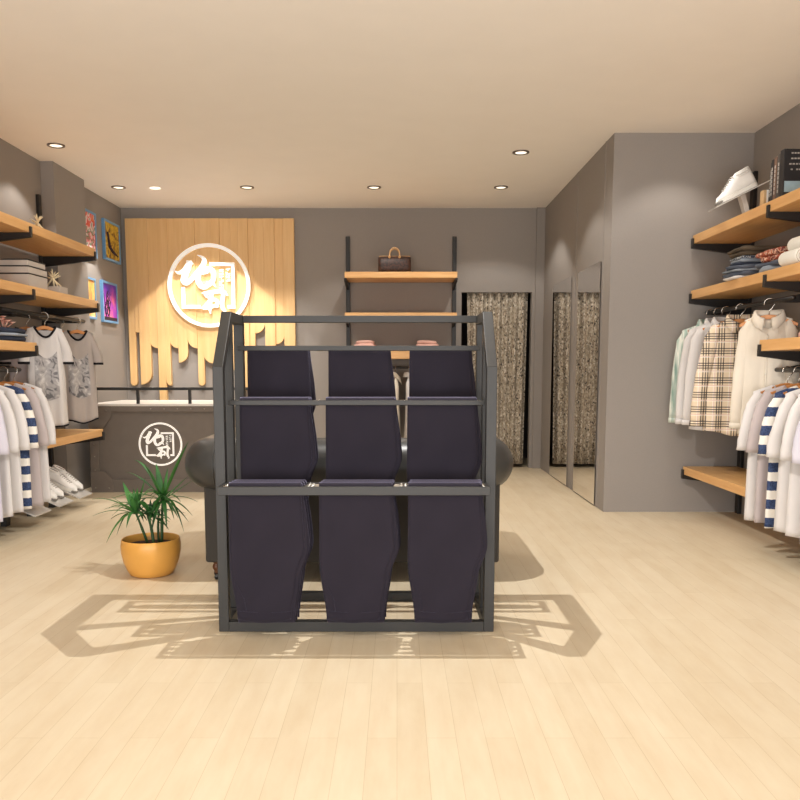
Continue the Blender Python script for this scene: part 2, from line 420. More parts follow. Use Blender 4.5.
#   x0, x1, lowest y, rounding (l/r/b/None), radius in px
PL = [(129.2, 136, 386, 'b'), (136, 140, 332, 'n'), (140, 151, 385, 'r'), (149.5, 158, 348, 'l'), (158, 165.5, 480, None),
      (165.5, 170.5, 386, 'l'), (169.5, 178.5, 348, 'l'), (178.5, 188, 362.5, 'r'), (188, 197.5, 348, 'l'), (197.5, 204, 386, 'b'), (203, 213.5, 363.5, 'l'),
      (213.5, 222, 410, 'r'), (222, 233, 352, 'l'), (233, 240, 372, 'b'), (240, 250, 392, 'r'), (250, 255.5, 355, 'l'), (255.5, 265.5, 333, 'r'), (265.5, 276, 386, 'l'),
      (276, 284.5, 344, 'r'), (284.5, 295.5, 372, 'l')]
for i, (a, b_, yb, rd) in enumerate(PL):
    x0, x1, z0 = PX(a), PX(b_), max(PZ(yb), 0); zt = 2.684; wd = x1-x0
    n = 8; low = []
    if rd == 'r': low = [(x0, z0)] + [(x0+wd*math.sin(k/n*PI/2), z0+wd*(1-math.cos(k/n*PI/2))) for k in range(1, n+1)]
    elif rd == 'l': low = [(x1-wd*math.sin(k/n*PI/2), z0+wd*(1-math.cos(k/n*PI/2))) for k in range(n, 0, -1)] + [(x1, z0)]
    elif rd == 'b': low = [(x0+wd*.5*(1-math.cos(k/n*PI)), z0+wd*.5*(1-math.sin(k/n*PI))) for k in range(n+1)]
    else: low = [(x0, z0), (x1, z0)]
    bm = NB(); off = .05 + .006*((i*7) % 3)
    prism(bm, low + [(x1, zt), (x0, zt)], XZ, YB-off, YB-.002)
    obj('plank', bm, 'panel_wood', panel, bevel=.003, world=True)

# ------------------------------------------------------------------ the shop emblem (ring, corner brackets, brush characters)
def ribbon(pts, n=5):
    """pts (x,y,w) -> smooth outline polygon of a brush stroke"""
    P = []
    for i in range(len(pts)-1):
        p0 = pts[max(i-1, 0)]; p1 = pts[i]; p2 = pts[i+1]; p3 = pts[min(i+2, len(pts)-1)]
        for k in range(n):
            t = k/n
            P.append(tuple(.5*((2*p1[c]) + (-p0[c]+p2[c])*t + (2*p0[c]-5*p1[c]+4*p2[c]-p3[c])*t*t + (-p0[c]+3*p1[c]-3*p2[c]+p3[c])*t**3) for c in range(3)))
    P.append(pts[-1]); return P
STROKES = [
 [(120,322,3),(150,338,20),(195,318,34),(235,268,44),(262,250,30)],
 [(238,240,40),(232,285,44),(205,345,44),(190,392,48),(205,418,42),(245,398,34),(292,345,34),(335,300,40),(360,255,38),(352,218,26),(306,196,4)],
 [(335,300,30),(312,350,38),(308,405,40),(335,448,38),(372,446,34),(395,415,32)],
 [(335,345,26),(372,308,32),(420,312,38),(436,350,36),(430,395,34),(395,430,34),(345,452,26)],
 [(420,400,30),(432,425,20),(448,452,4)],
 [(388,300,18),(392,330,16),(350,345,8)],
 [(335,500,6),(375,498,26),(440,490,30),(505,486,34),(545,520,6)],
 [(512,495,32),(502,560,30),(500,610,32),(520,650,20),(505,668,4)],
 [(352,515,5),(380,530,22),(408,545,8)],
 [(415,500,26),(402,560,34),(365,605,34),(322,622,8)],
 [(408,560,24),(440,552,26),(462,575,26),(448,605,24),(470,610,6)],
 [(405,560,26),(398,620,26),(402,668,4)],
 [(340,622,26),(395,618,24),(440,600,18)]]
def emblem(label, group, cx, cz, y, rad, depth, detail=True):
    s = rad/338.; d0 = y-depth; 
    t = thing('shop_emblem', label, 'sign', (cx, y, cz-rad), 0, group)
    def fx(a, b): return (cx+(a-395)*s, cz-(b-440)*s)
    bm = NB(); n = 96; r0, r1 = 338*s, 310*s
    rings(bm, [[(cx+r*math.cos(2*PI*k/n), yy, cz+r*math.sin(2*PI*k/n)) for k in range(n)] for r, yy in ((r0, y), (r0, d0), (r1, d0), (r1, y), (r0, y))], True, False)
    bmesh.ops.remove_doubles(bm, verts=bm.verts, dist=1e-6)
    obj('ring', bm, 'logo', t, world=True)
    bm = NB()
    for L in ([(168,455),(196,455),(196,597),(318,597),(318,625),(168,625)], [(405,255),(606,255),(606,625),(545,625),(545,597),(580,597),(580,281),(405,281)]):
        prism(bm, [fx(*p) for p in L], XZ, d0, y)
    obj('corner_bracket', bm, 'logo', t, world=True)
    for name, ids in (('upper_character', range(0, 6)), ('lower_character', range(6, 13))):
        bm = NB()
        for q in ids:
            P = ribbon(STROKES[q]); Lf, Rt = [], []
            for i, p in enumerate(P):
                a = P[max(i-1, 0)]; c = P[min(i+1, len(P)-1)]
                tx, ty = c[0]-a[0], c[1]-a[1]; l = math.hypot(tx, ty) or 1
                nx, ny = -ty/l*p[2]/2, tx/l*p[2]/2
                Lf.append((p[0]+nx, p[1]+ny)); Rt.append((p[0]-nx, p[1]-ny))
            yy = d0 - .0008*(q % 6)*rad*3
            for side in (0,):
                A = [bm.verts.new((fx(*p)[0], yy, fx(*p)[1])) for p in Lf]; B = [bm.verts.new((fx(*p)[0], yy, fx(*p)[1])) for p in Rt]
                A2 = [bm.verts.new((fx(*p)[0], y, fx(*p)[1])) for p in Lf]; B2 = [bm.verts.new((fx(*p)[0], y, fx(*p)[1])) for p in Rt]
                for i in range(len(A)-1):
                    bm.faces.new((A[i], A[i+1], B[i+1], B[i])); bm.faces.new((A[i], A2[i], A2[i+1], A[i+1])); bm.faces.new((B[i], B[i+1], B2[i+1], B2[i]))
                bm.faces.new((A[0], B[0], B2[0], A2[0])); bm.faces.new((A[-1], A2[-1], B2[-1], B[-1]))
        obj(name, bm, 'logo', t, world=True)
    r2 = random.Random(3)
    for cx2, y0, n2 in ((496, 312, 6), (550, 305, 4)):
        bm = NB()
        for k in range(n2):
            yy = y0 + k*28
            for a, b2, w2, h2 in ((-18, 0, 14, 6), (2, -3, 16, 6), (-16, 10, 34, 6), (-3, -3, 6, 20)):
                if r2.random() < .82:
                    q = [(cx2+a, yy+b2), (cx2+a+w2, yy+b2-2), (cx2+a+w2, yy+b2+h2-2), (cx2+a, yy+b2+h2)]
                    prism(bm, [fx(*p) for p in q], XZ, y-depth*.5, y)
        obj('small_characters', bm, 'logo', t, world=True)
    return t
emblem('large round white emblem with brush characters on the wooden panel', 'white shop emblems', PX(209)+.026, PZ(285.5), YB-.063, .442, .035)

# ------------------------------------------------------------------ cash counter
ct = thing('cash_counter', 'dark riveted reception counter with pale top at the back left', 'counter', (-1.9, 7.5, 0))
CX0, CX1, CY0, CY1, CZ = -2.72, -1.02, 7.16, 8.05, .785
obj('body', box(NB(), CX0, CX1, CY0, CY1, 0, CZ-.02), 'counter', ct, world=True)
obj('worktop', box(NB(), CX0-.01, CX1+.01, CY0-.02, CY1, CZ-.02, CZ), 'counter_top', ct, bevel=.003, world=True)
bm = NB(); box(bm, CX0, CX1, CY0-.022, CY0, .715, CZ-.02); box(bm, CX0, CX1, CY0-.022, CY0, 0, .115)
box(bm, CX0, CX0+.08, CY0-.022, CY0, .115, .715); box(bm, CX1-.08, CX1, CY0-.022, CY0, .115, .715)
obj('front_frame', bm, 'counter', ct, bevel=.004, world=True)
for sx, x in ((1, CX0), (-1, CX1)):
    for z, sz in ((CZ-.02, -1), (0, 1)):
        bm = NB(); q = .2
        prism(bm, [(x, z), (x+sx*q, z), (x+sx*q, z+sz*.1), (x+sx*.13, z+sz*.19), (x, z+sz*.19)], XZ, CY0-.03, CY0-.0215)
        obj('corner_plate', bm, 'counter', ct, bevel=.002, world=True)
def rivet(x, z, y=CY0-.022, r=.007):
    bm = NB(); rings(bm, [[(x+rr*math.cos(2*PI*k/10), yy, z+rr*math.sin(2*PI*k/10)) for k in range(10)] for rr, yy in ((r, y+.001), (r*.9, y-.003), (r*.4, y-.005))])
    obj('rivet', bm, 'rivet', ct, smooth=True, world=True)
for k in range(12): rivet(-2.17+k*.118-.0, .742)
for z in (.2, .32, .43, .54, .62): rivet(CX0+.04, z)
for x, z in ((CX0+.04, .73), (CX0+.16, .73), (CX0+.04, .04), (CX0+.16, .04)): rivet(x, z, CY0-.03)
bm = NB(); box(bm, CX0, CX1, CY0-.002, CY0+.028, .905, .93)
obj('rail', bm, 'dark_metal', ct, bevel=.003, world=True)
for x in (-2.66, -2.287, -1.829, -1.37, -1.05):
    obj('rail_post', box(NB(), x-.012, x+.012, CY0, CY0+.024, CZ, .906), 'dark_metal', ct, world=True)
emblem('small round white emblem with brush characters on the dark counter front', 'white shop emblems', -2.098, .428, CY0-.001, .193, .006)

# ------------------------------------------------------------------ side shelving systems
def bracket(parent, sx, xw, xt, y, ztop, th):
    """tapered arm under a shelf: xw wall, xt tip"""
    bm = NB(); zb = ztop-th
    prism(bm, [(xw, zb-.09), (xt, zb-.03), (xt, zb+.035), (xt-sx*.012, zb+.035), (xt-sx*.012, zb), (xw, zb)], lambda a, b, d: (a, d, b), y-.012, y+.012)
    obj('bracket', bm, 'black_metal', parent, bevel=.002, world=True)
def shelf_run(sx, xw, xt, y0, y1, z, th, ybr, label, group):
    """sx: +1 the right wall, -1 the left wall.  xt: front edge"""
    t = thing('wall_shelf', label, 'shelf', ((xw+xt)/2, (y0+y1)/2, z-th), 0, group)
    a, b = sorted((xw - sx*.03, xt))
    obj('board', box(NB(), a, b, y0, y1, z-th, z), 'shelf_wood', t, bevel=.003, world=True)
    for y in ybr:
        # arm reaches just past the tip and hooks the front edge
        bm = NB(); zb = z-th-.001; xe = xt - sx*.012; xr = xw - sx*.03
        prism(bm, [(xr, zb-.085), (xe, zb-.03), (xe, zb+.04), (xt-sx*.001, zb+.04), (xt-sx*.001, zb), (xr, zb)], lambda p, q, d: (p, d, q), y-.014, y+.014)
        obj('bracket', bm, 'black_metal', t, world=True)
    return t
LXT, RXT = -2.5, 2.17
GL, GR = 'wood shelves on the left wall', 'wood shelves on the right wall'
shelf_run(-1, XL, LXT, 3.3, 6.87, 2.08, .066, (4.45, 5.66, 6.85), 'topmost oak shelf on the left wall, antler ornament on it', GL)
shelf_run(-1, XL, LXT, 3.3, 6.89, 1.655, .06, (4.45, 5.66, 6.87), 'left wall oak shelf holding the stack of pale boxes', GL)
shelf_run(-1, XL, LXT, 3.3, 5.68, 1.272, .06, (4.45, 5.66), 'left wall oak shelf holding folded denim and coral flowers', GL)
shelf_run(-1, XL, LXT, 5.0, 6.88, .584, .06, (6.86,), 'low oak shelf on the left wall above the white sneakers', GL)
shelf_run(1, XR, RXT, 3.3, 6.09, 2.062, .062, (3.70, 4.86, 6.075), 'topmost oak shelf on the right wall with books and a sneaker', GR)
shelf_run(1, XR, RXT, 3.3, 6.09, 1.664, .062, (3.70, 4.86, 6.075), 'right wall oak shelf with folded clothes and rolled towels', GR)
shelf_run(1, XR, RXT, 3.3, 4.90, 1.263, .066, (3.70, 4.885), 'right wall oak shelf above the near row of tees', GR)
shelf_run(1, XR, RXT, 4.3, 6.10, .357, .06, (6.085,), 'low empty oak shelf on the right wall beneath the checked shirt', GR)
def upright(x0, x1, y, z1, label, group, wy=.022):
    t = thing('slotted_upright', label, 'upright', ((x0+x1)/2, y, 0), 0, group)
    obj('post', box(NB(), x0, x1, y-wy, y+wy, 0, z1), 'black_metal', t, bevel=.003, world=True)
for y, lb in ((4.45, 'nearest'), (5.66, 'middle'), (6.85, 'farthest')):
    upright(XL+.001, XL+.029, y, 2.51, 'black slotted upright on the left wall, %s of its row' % lb, 'left wall uprights')
for y, lb in ((3.70, 'nearest'), (4.89, 'middle'), (6.075, 'farthest')):
    upright(XR-.029, XR-.001, y, 2.51, 'black slotted upright on the right wall, %s of its row' % lb, 'right wall uprights', .03)
def rail(x, y0, y1, z, xw, ys, label, r=.014, board=False):
    t = thing('hanging_rail', label, 'clothes rail', (x, (y0+y1)/2, z))
    bm = NB(); tube(bm, [(x, y0, z-r), (x, y1, z-r)], r, 14); obj('bar', bm, 'black_metal', t, smooth=True, world=True)
    for y in ys:
        bm = NB(); s = 1 if xw > x else -1
        prism(bm, [(x, z), (xw-s*.03, z+.05), (xw-s*.03, z-.03), (x, z-.03)], XZ, y-.01, y+.01)
        obj('rail_bracket', bm, 'black_metal', t, bevel=.001, world=True)
RLX, RRX = -2.62, 2.29
rail(RLX, 5.45, 6.865, 1.50, XL, (5.66, 6.85), 'black rail on the left wall carrying the printed tees')
rail(RLX, 3.4, 5.66, 1.10, XL, (4.45, 5.64), 'black rail on the left wall carrying the long plain tees')
rail(RRX, 4.75, 6.07, 1.515, XR, (4.92, 6.05), 'black rail on the right wall carrying the long sleeved shirts')
rail(RRX+.025, 3.5, 4.97, 1.10, XR, (3.7, 4.86), 'black rail on the right wall carrying the plain long tees')

# ------------------------------------------------------------------ garments
def sm(a, b, x):
    x = max(0, min(1, (x-a)/(b-a))); return x*x*(3-2*x)
def hanger(label, loc, rz, group, wide=.19):
    t = thing('clothes_hanger', label, 'hanger', loc, rz, group)
    bm = NB()
    pts = [(.030*math.cos(a), 0, -.028+.030*math.sin(a)) for a in [R(k) for k in range(200, -60, -20)]]
    pts = [(p[0], 0, p[2]) for p in pts] + [(.004, 0, -.07), (0, 0, -.10)]
    tube(bm, pts, .0028, 6); obj('hook', bm, 'steel', t, smooth=True)
    bm = NB(); P = []
    n = 10
    up = [(wide*(2*i/n-1), -.095-.055*abs(2*i/n-1)**1.5) for i in range(n+1)]
    dn = [(x, z-.028+.008*abs(x)/wide) for x, z in up[::-1]]
    prism(bm, up+dn, XZ, -.007, .007); obj('shoulder_bar', bm, 'hanger_wood', t, bevel=.003)
    return t
def garment(name, label, cat, loc, rz, group, W=.21, L=.80, sl=.36, mat='white_cloth', trim=None, longs=False, seed=0, hemtrim=False, spread=.075, sw=.07):
    """hanging top: origin on the rail, body faces -Y and +Y"""
    t = thing(name, label, cat, loc, rz, group); rg = random.Random(seed); ph = [rg.uniform(0, 6) for _ in range(6)]
    NK = .075; Z0 = -.105
    def ztop(x, s):
        ax = abs(x)
        if ax < NK: return Z0 - (.075 if s < 0 else .018)*(1-(ax/NK)**2)
        return Z0 - (ax-NK)*.34 - .25*max(0, ax-.17)**1.3
    def hw(v): return W*(1.0 + .06*(1-v) - .05*sm(.5, .75, v) + .0*v)
    def surf(s):
        def fn(u, v):
            x = (2*u-1)*hw(v); zt = ztop((2*u-1)*hw(1), s); zb = -L - .012*math.cos(PI*(2*u-1)) + .006*math.sin(9*u+ph[0])
            z = zb+(zt-zb)*v
            th = (.042*(1-.45*v))*(max(0, 1-abs(2*u-1)**3.2))**.6
            if v > .8: th = th*(1-.72*sm(.8, 1, v)*sm(.3, .45, abs(u-.5)*2)) - .012*sm(.85, 1, v)*(1-sm(.3, .5, abs(u-.5)*2))
            fold = .014*math.sin(11*u+ph[1]+1.2*v)*(1-v)**.7 + .006*math.sin(23*u+ph[2]-2*v)*(1-v)
            return (x, s*th+fold*(1 if True else 0), z)
        return fn
    bm = NB(); grid(bm, 30, 26, surf(-1)); grid(bm, 30, 26, surf(1))
    bmesh.ops.remove_doubles(bm, verts=bm.verts, dist=.0012)
    obj('body', bm, mat, t, smooth=True, solid=.003)
    # sleeves
    for s in (-1, 1):
        x0 = s*(W*.86); z0 = ztop(W*.86, 1) - .055
        pts = []; rr = []; n = 9
        for k in range(n+1):
            q = k/n
            pts.append((x0 + s*(spread*math.sin(q*PI/2)), -.012*q + .008*math.sin(q*5+ph[3]), z0 - sl*q))
            rr.append(sw*(.72 - .12*q if longs and q > .5 else .72))
        def ring_at(k):
            p = pts[k]; r_ = rr[k]; nn = 14
            fx_ = .62 if k else .5
            tilt = s*.5*(1-k/n)
            return [(p[0]+r_*math.cos(2*PI*j/nn)*(1 + .05*math.sin(3*k+j)), p[1]+r_*fx_*math.sin(2*PI*j/nn), p[2] + r_*math.cos(2*PI*j/nn)*(-tilt) ) for j in range(nn)]
        bm = NB(); rs = [ring_at(k) for k in range(n+1)]
        top = [((a[0]*.35+x0*.65), a[1]*.4, z0+.045 - (s*(a[0]-x0))*.3) for a in rs[0]]
        rings(bm, [top]+rs, True, False); bm.verts.ensure_lookup_table()
        bm.faces.new([bm.verts[i] for i in range(14)])
        so = obj('sleeve', bm, mat, t, smooth=True, solid=.003)
        if trim and hemtrim or longs:
            bm = NB(); a = ring_at(n); c = (pts[n][0], pts[n][1])
            rings(bm, [[(c[0]+(p[0]-c[0])*1.05, c[1]+(p[1]-c[1])*1.05, p[2]+dz) for p in a] for dz in (.03 if longs else .012, -.006)], True, False)
            obj('cuff', bm, trim if (trim and not longs) else mat, so, smooth=True, solid=.004)
    if trim:
        bm = NB(); pts = []
        for s, rng in ((-1, range(0, 13)), (1, range(12, -1, -1))):
            for k in rng:
                u = .5 + (k/12-.5)*(NK/W)*1.05
                p = surf(s)(u, 1.0); pts.append((p[0], p[1]-.002*(1 if s < 0 else -1), p[2]))
        tube(bm, pts, .0085, 6); obj('neck_band', bm, trim, t, smooth=True)
        if hemtrim:
            for s in (-1, 1):
                bm = NB(); f = surf(s)
                grid(bm, 30, 1, lambda u, v: (f(u, v*.016)[0]*1.01, f(u, v*.016)[1]*1.04+s*.002, f(u, v*.016)[2]-.004))
                obj('hem_band', bm, trim, t, smooth=True, solid=.003)
    return t, surf
def shirt_extras(t, surf, mat, button, nb=6, L=.8, collar=None):
    bm = NB(); f = surf(-1)
    grid(bm, 2, 20, lambda u, v: (lambda p: (p[0], p[1]-.004, p[2]))(f(.475+.05*u, .01+.93*v)))
    obj('placket', bm, mat, t, smooth=True, solid=.002)
    for k in range(nb):
        p = f(.5, .12+.78*k/(nb-1)); bm = NB()
        rings(bm, [[(p[0]+r_*math.cos(2*PI*j/10), p[1]+dy, p[2]+r_*math.sin(2*PI*j/10)) for j in range(10)] for r_, dy in ((.006, -.005), (.006, -.008), (.004, -.009))])
        obj('button', bm, button, t, smooth=True)
    # collar: folded band around the neck with two points
    bm = NB(); n = 16; rs = []
    for k in range(n+1):
        a = R(-78) + (2*PI - R(24))*k/n - PI/2 + R(90)-R(0)
        a = -PI/2 + R(14) + (2*PI-R(28))*k/n
        fr = max(0, -math.sin(a)); zz = -.105 - .055*fr
        x = .078*math.cos(a); y = .045*math.sin(a); out = 1.28 + .25*fr**3
        rs.append([(x*.92, y*.9, zz-.01), (x*.95, y*.95, zz+.038), (x*1.06, y*1.1, zz+.036), (x*out, y*1.4-.004*fr, zz-.012-.03*fr**4)])
    rings(bm, rs, False, False)
    obj('collar', bm, collar or mat, t, smooth=True, solid=.004)

def dressed(kind, rail_x, y, rail_z, side, hlabel, hgroup, label, group, rz=0, hw_=.165, **kw):
    hanger(hlabel, (rail_x, y, rail_z+.004), rz, hgroup, hw_)
    name, cat = ('long_tee', 'tee') if kind == 'tee' else ('printed_tee', 'tee') if kind == 'print' else ('button_shirt', 'shirt')
    t, s = garment(name, label, cat, (rail_x, y, rail_z+.004), rz, group, **kw)
    if kind == 'shirt': shirt_extras(t, s, kw.get('mat', 'white_cloth'), 'dark_button' if kw.get('mat') == 'plaid' else 'button')
    if kind == 'print':
        f = s(-1); bm = NB(); W = kw.get('W', .2)
        grid(bm, 10, 10, lambda u, v: (lambda p: (p[0], p[1]-.004, p[2]))(f(.16+.62*u, .30+.47*v)))
        obj('chest_print', bm, 'print', t, smooth=True)
    return t
HG = {'nr': 'hangers on the near right rail', 'nl': 'hangers on the near left rail', 'fr': 'hangers on the far right rail', 'fl': 'hangers on the far left rail'}
NEAR = [('white_cloth', 'white'), ('taupe_cloth', 'taupe grey'), ('stripe', 'navy and white striped'), ('white_cloth', 'white'), ('white_cloth', 'white'), ('pale_cloth', 'pale lavender')]
ordr = ['farthest from the camera', 'second from the far end', 'third from the far end', 'fourth from the far end', 'fifth from the far end', 'sixth from the far end']
for i, (mt, nm) in enumerate(NEAR):
    y = 4.83 - i*.135
    dressed('tee', RRX+.025, y, 1.10, 1, 'metal hook hanger on near right rail, %s' % ordr[i], HG['nr'],
            ('long %s tee on the near right rail' % nm) + ('' if 'strip' in nm else ', ' + ordr[i]), 'long tees on the near right rail', mat=mt, L=.925, W=.205, sl=.30, seed=i, rz=R(rnd.uniform(-3, 3)), spread=.055, sw=.07)
for i, (mt, nm) in enumerate(NEAR):
    y = 5.56 - i*.135
    dressed('tee', RLX, y, 1.10, -1, 'metal hook hanger on near left rail, %s' % ordr[i], HG['nl'],
            ('long %s tee on the near left rail' % nm) + ('' if 'strip' in nm else ', ' + ordr[i]), 'long tees on the near left rail', mat=mt, L=.945, W=.205, sl=.33, seed=20+i, rz=R(rnd.uniform(-3, 3)), spread=.055, sw=.07)
FR = [(6.0, 'green_shirt', 'pale green striped', .80, -4), (5.86, 'white_cloth', 'plain white', .84, -4), (5.72, 'white_cloth', 'plain white', .86, -6), (5.48, 'plaid', 'beige checked', .86, -16), (5.06, 'cream_cloth', 'cream', .85, -34)]
wh = ['beside the pale green one', 'beside the checked one']; k = 0
for i, (y, mt, nm, L, rz) in enumerate(FR):
    lb = 'long sleeved %s shirt on the far right rail' % nm
    if nm == 'plain white': lb += ', ' + wh[k]; k += 1
    dressed('shirt', RRX, y, 1.515, 1, 'wooden hanger holding the %s shirt%s' % (nm, '' if nm != 'plain white' else ' ' + wh[k-1]), HG['fr'], lb, 'shirts on the far right rail', mat=mt, L=L, W=(.21, .21, .205, .195, .142)[i], sl=.62, longs=True, seed=40+i, rz=R(rz*.8), spread=(.05, .05, .05, .08, .035)[i], sw=.07 if i < 4 else .06)
rail(-2.79, 5.95, 6.82, 1.50, XL, (6.0, 6.81), 'second black rail closer to the left wall behind the printed tees')
FL = [(-2.79, 6.80, 'tee', 'grey_cloth', 'plain grey tee between the white and grey printed tees', .80),
      (-2.79, 6.17, 'tee', 'taupe_cloth', 'taupe tee with black collar behind the coral flowers', .80),
      (-2.60, 6.66, 'print', 'grey_cloth', 'grey tee with a large figure print, nearest the counter', .84),
      (-2.60, 6.05, 'print', 'white_cloth', 'white tee with a large grey figure print and black trim', .84)]
for i, (x, y, kd, mt, lb, L) in enumerate(FL):
    dressed(kd, x, y, 1.50, -1, ['wooden hanger behind and between the two printed tees', 'wooden hanger behind the coral flowers', 'wooden hanger holding the grey printed tee', 'wooden hanger holding the white printed tee'][i],
            HG['fl'], lb, 'tees on the far left rail', hw_=.12, mat=mt, trim='black_trim', hemtrim=True, L=L, W=.13, sl=.20, seed=60+i, rz=R(36), spread=.042, sw=.052)

# ------------------------------------------------------------------ back wall shelving
G = 'back wall shelves'
BS = [(2.122, 'upper oak shelf on the back wall under the handbag'), (1.715, 'thin-looking middle oak shelf on the back wall'), (1.30, 'lowest oak shelf on the back wall with two pink bundles')]
for z, lb in BS:
    z, th = {2.122: (2.075, .06), 1.715: (1.665, .045), 1.30: (1.275, .08)}[z]
    t = thing('wall_shelf', lb, 'shelf', (.045, 8.65, z-th), 0, G)
    obj('board', box(NB(), -.535, .615, 8.42, YB-.03, z-th, z), 'back_wood', t, bevel=.003, world=True)
    for x in (-.53, .61):
        bm = NB(); prism(bm, [(YB-.03, z-th-.08), (8.44, z-th-.02), (8.44, z-th-.001), (YB-.03, z-th-.001)], lambda a, b, d: (d, a, b), x-.012, x+.012)
        obj('bracket', bm, 'black_metal', t, world=True)
upright(-.55, -.505, YB-.015, 2.50, 'left black slotted upright of the back wall shelving', 'back wall uprights', .014)
upright(.595, .64, YB-.015, 2.50, 'right black slotted upright of the back wall shelving', 'back wall uprights', .014)
t = thing('hanging_rail', 'black rail under the lowest back wall shelf', 'clothes rail', (.045, 8.6, 1.12))
bm = NB(); tube(bm, [(-.53, 8.6, 1.106), (.61, 8.6, 1.106)], .012, 12); obj('bar', bm, 'black_metal', t, smooth=True, world=True)
for x in (-.525, .605):
    bm = NB(); prism(bm, [(YB-.03, 1.16), (8.59, 1.12), (8.59, 1.09), (YB-.03, 1.09)], lambda a, b, d: (d, a, b), x-.008, x+.008); obj('rail_bracket', bm, 'black_metal', t, world=True)
for i, x in enumerate((-.32, -.17, -.015, .125, .28, .42)):
    dressed('shirt', x, 8.6, 1.12, 1, 'hanger on the back wall rail, number %d from the left' % (i+1) if 0 else ['leftmost hanger', 'second hanger from the left', 'third hanger from the left', 'third hanger from the right', 'second hanger from the right', 'rightmost hanger'][i] + ' on the back wall rail',
            'hangers on the back wall rail', ['leftmost white shirt', 'second white shirt from the left', 'third white shirt from the left', 'third white shirt from the right', 'second white shirt from the right', 'rightmost white shirt'][i] + ' on the back wall rail',
            'white shirts on the back wall rail', mat='cream_cloth' if i % 2 == 0 else 'white_cloth', L=.80, W=.19, sl=.55, longs=True, seed=80+i, rz=R(90), spread=.03)

# handbag
hb = thing('handbag', 'dark brown checked handbag with tan handle on the upper back shelf', 'handbag', (-.025, 8.60, 2.0755))
bm = NB(); n = 28; rs = []
for k in range(11):
    q = -1 + 2*k/10; x = .168*q; e = 1 - .10*abs(q)**6
    rs.append([(x, .085*e*math.copysign(abs(math.cos(a))**.55, math.cos(a))*(1-.25*max(0, math.sin(a))), .088+.088*e*math.copysign(abs(math.sin(a))**.55, math.sin(a))) for a in [2*PI*j/n for j in range(n)]])
rings(bm, rs); obj('bag_body', bm, 'monogram', hb, smooth=True, bevel=0)
for y in (-.05, .05):
    bm = NB(); tube(bm, [(-.052, y*1.1, .155), (-.052, y, .19), (-.046, y, .225), (-.026, y, .25), (0, y, .258), (.026, y, .25), (.046, y, .225), (.052, y, .19), (.052, y*1.1, .155)], .0065, 8)
    obj('handle', bm, 'tan_leather', hb, smooth=True)
for x in (-.052, .052):
    bm = NB(); tube(bm, [(x, -.070, .165), (x, -.079, .158)], .013, 12); obj('handle_tab', bm, 'tan_leather', hb)
bm = NB(); tube(bm, [(-.16, 0, .176), (.16, 0, .176)], .006, 6); obj('zip', bm, 'tan_leather', hb)
# pink folded bundles
def blob(bm, cx, cy, z0, rx, ry, h, seed=0, nf=3, amp=.12, n=26):
    """soft folded layer: superellipse puck with wavy edge"""
    rg = random.Random(seed); p = [rg.uniform(0, 6) for _ in range(4)]; prof = [(0.5, 0), (.93, .04), (1.0, .3), (1.0, .62), (.93, .88), (.75, 1.0), (.4, 1.02), (.02, 1.03)]
    rs = []
    for f, q in prof:
        ring = []
        for k in range(n):
            a = 2*PI*k/n; ca, sa = math.cos(a), math.sin(a)
            wv = 1 + amp*.5*math.sin(nf*a+p[0]) + amp*.4*math.sin((nf+3)*a+p[1])
            ex = math.copysign(abs(ca)**.6, ca)*f*wv; ey = math.copysign(abs(sa)**.6, sa)*f*wv
            ring.append((cx+rx*ex, cy+ry*ey, z0+h*q*(1+amp*.8*math.sin(2*a+p[2])*(q > .3))))
        rs.append(ring)
    rings(bm, rs)
for x, lb in ((-.335, 'left pink folded bundle on the lowest back wall shelf'), (.31, 'right pink folded bundle on the lowest back wall shelf')):
    t = thing('folded_knit', lb, 'folded clothes', (x, 8.6, 1.2755), 0, 'pink bundles on the back shelf')
    for k, (r_, h_) in enumerate(((.125, .045), (.115, .04), (.10, .035))):
        bm = NB(); blob(bm, 0, 0, k*.038, r_, r_, h_, seed=k+int(x*50)); obj('fold', bm, 'pink_cloth', t, smooth=True)

# ------------------------------------------------------------------ pictures on the left wall
def picture(y0, y1, z0, z1, mat, label, dark=None):
    t = thing('wall_picture', label, 'picture', (XL, (y0+y1)/2, z0), 0, 'colourful pictures on the left wall')
    f = .022; bm = NB()
    for a, b, c, d in ((y0, y1, z0, z0+f), (y0, y1, z1-f, z1), (y0, y0+f, z0+f, z1-f), (y1-f, y1, z0+f, z1-f)): box(bm, XL, XL+.03, a, b, c, d)
    obj('frame', bm, 'blue_frame', t, bevel=.002, world=True)
    c = obj('canvas', box(NB(), XL, XL+.022, y0+f, y1-f, z0+f, z1-f), mat, t, world=True)
    if dark:
        bm = NB(); ym = (y0+y1)/2; rg = random.Random(5)
        if dark == 'tree':
            for k in range(16):
                a = ym-.08+rg.uniform(-.06, .06); z = z0+.05+rg.uniform(0, .14)
                tube(bm, [(XL+.0235, a, z), (XL+.0235, a+rg.uniform(-.05, .05), z+.07), (XL+.0235, a+rg.uniform(-.09, .09), z+.14)], [.006, .004, .002], 5)
            box(bm, XL+.0225, XL+.024, y0+f, y1-f, z0+f, z0+f+.035)
        else:
            tube(bm, [(XL+.0235, ym-.14, z0+.28), (XL+.0235, ym-.10, z0+.14), (XL+.0235, ym+.0, z0+.10), (XL+.0235, ym+.16, z0+.07)], [.014, .020, .018, .006], 6)
        obj('dark_shapes', bm, 'art_dark', c, world=True)
picture(7.70, 8.10, 2.16, 2.59, 'art_flower', 'upper picture of pink and green flowers nearest the shelves')
picture(8.32, 8.78, 2.19, 2.59, 'art_autumn', 'upper blue framed picture of golden autumn leaves', 'branch')
picture(7.70, 8.02, 1.57, 1.96, 'art_orange', 'lower orange picture partly behind the shelf end')
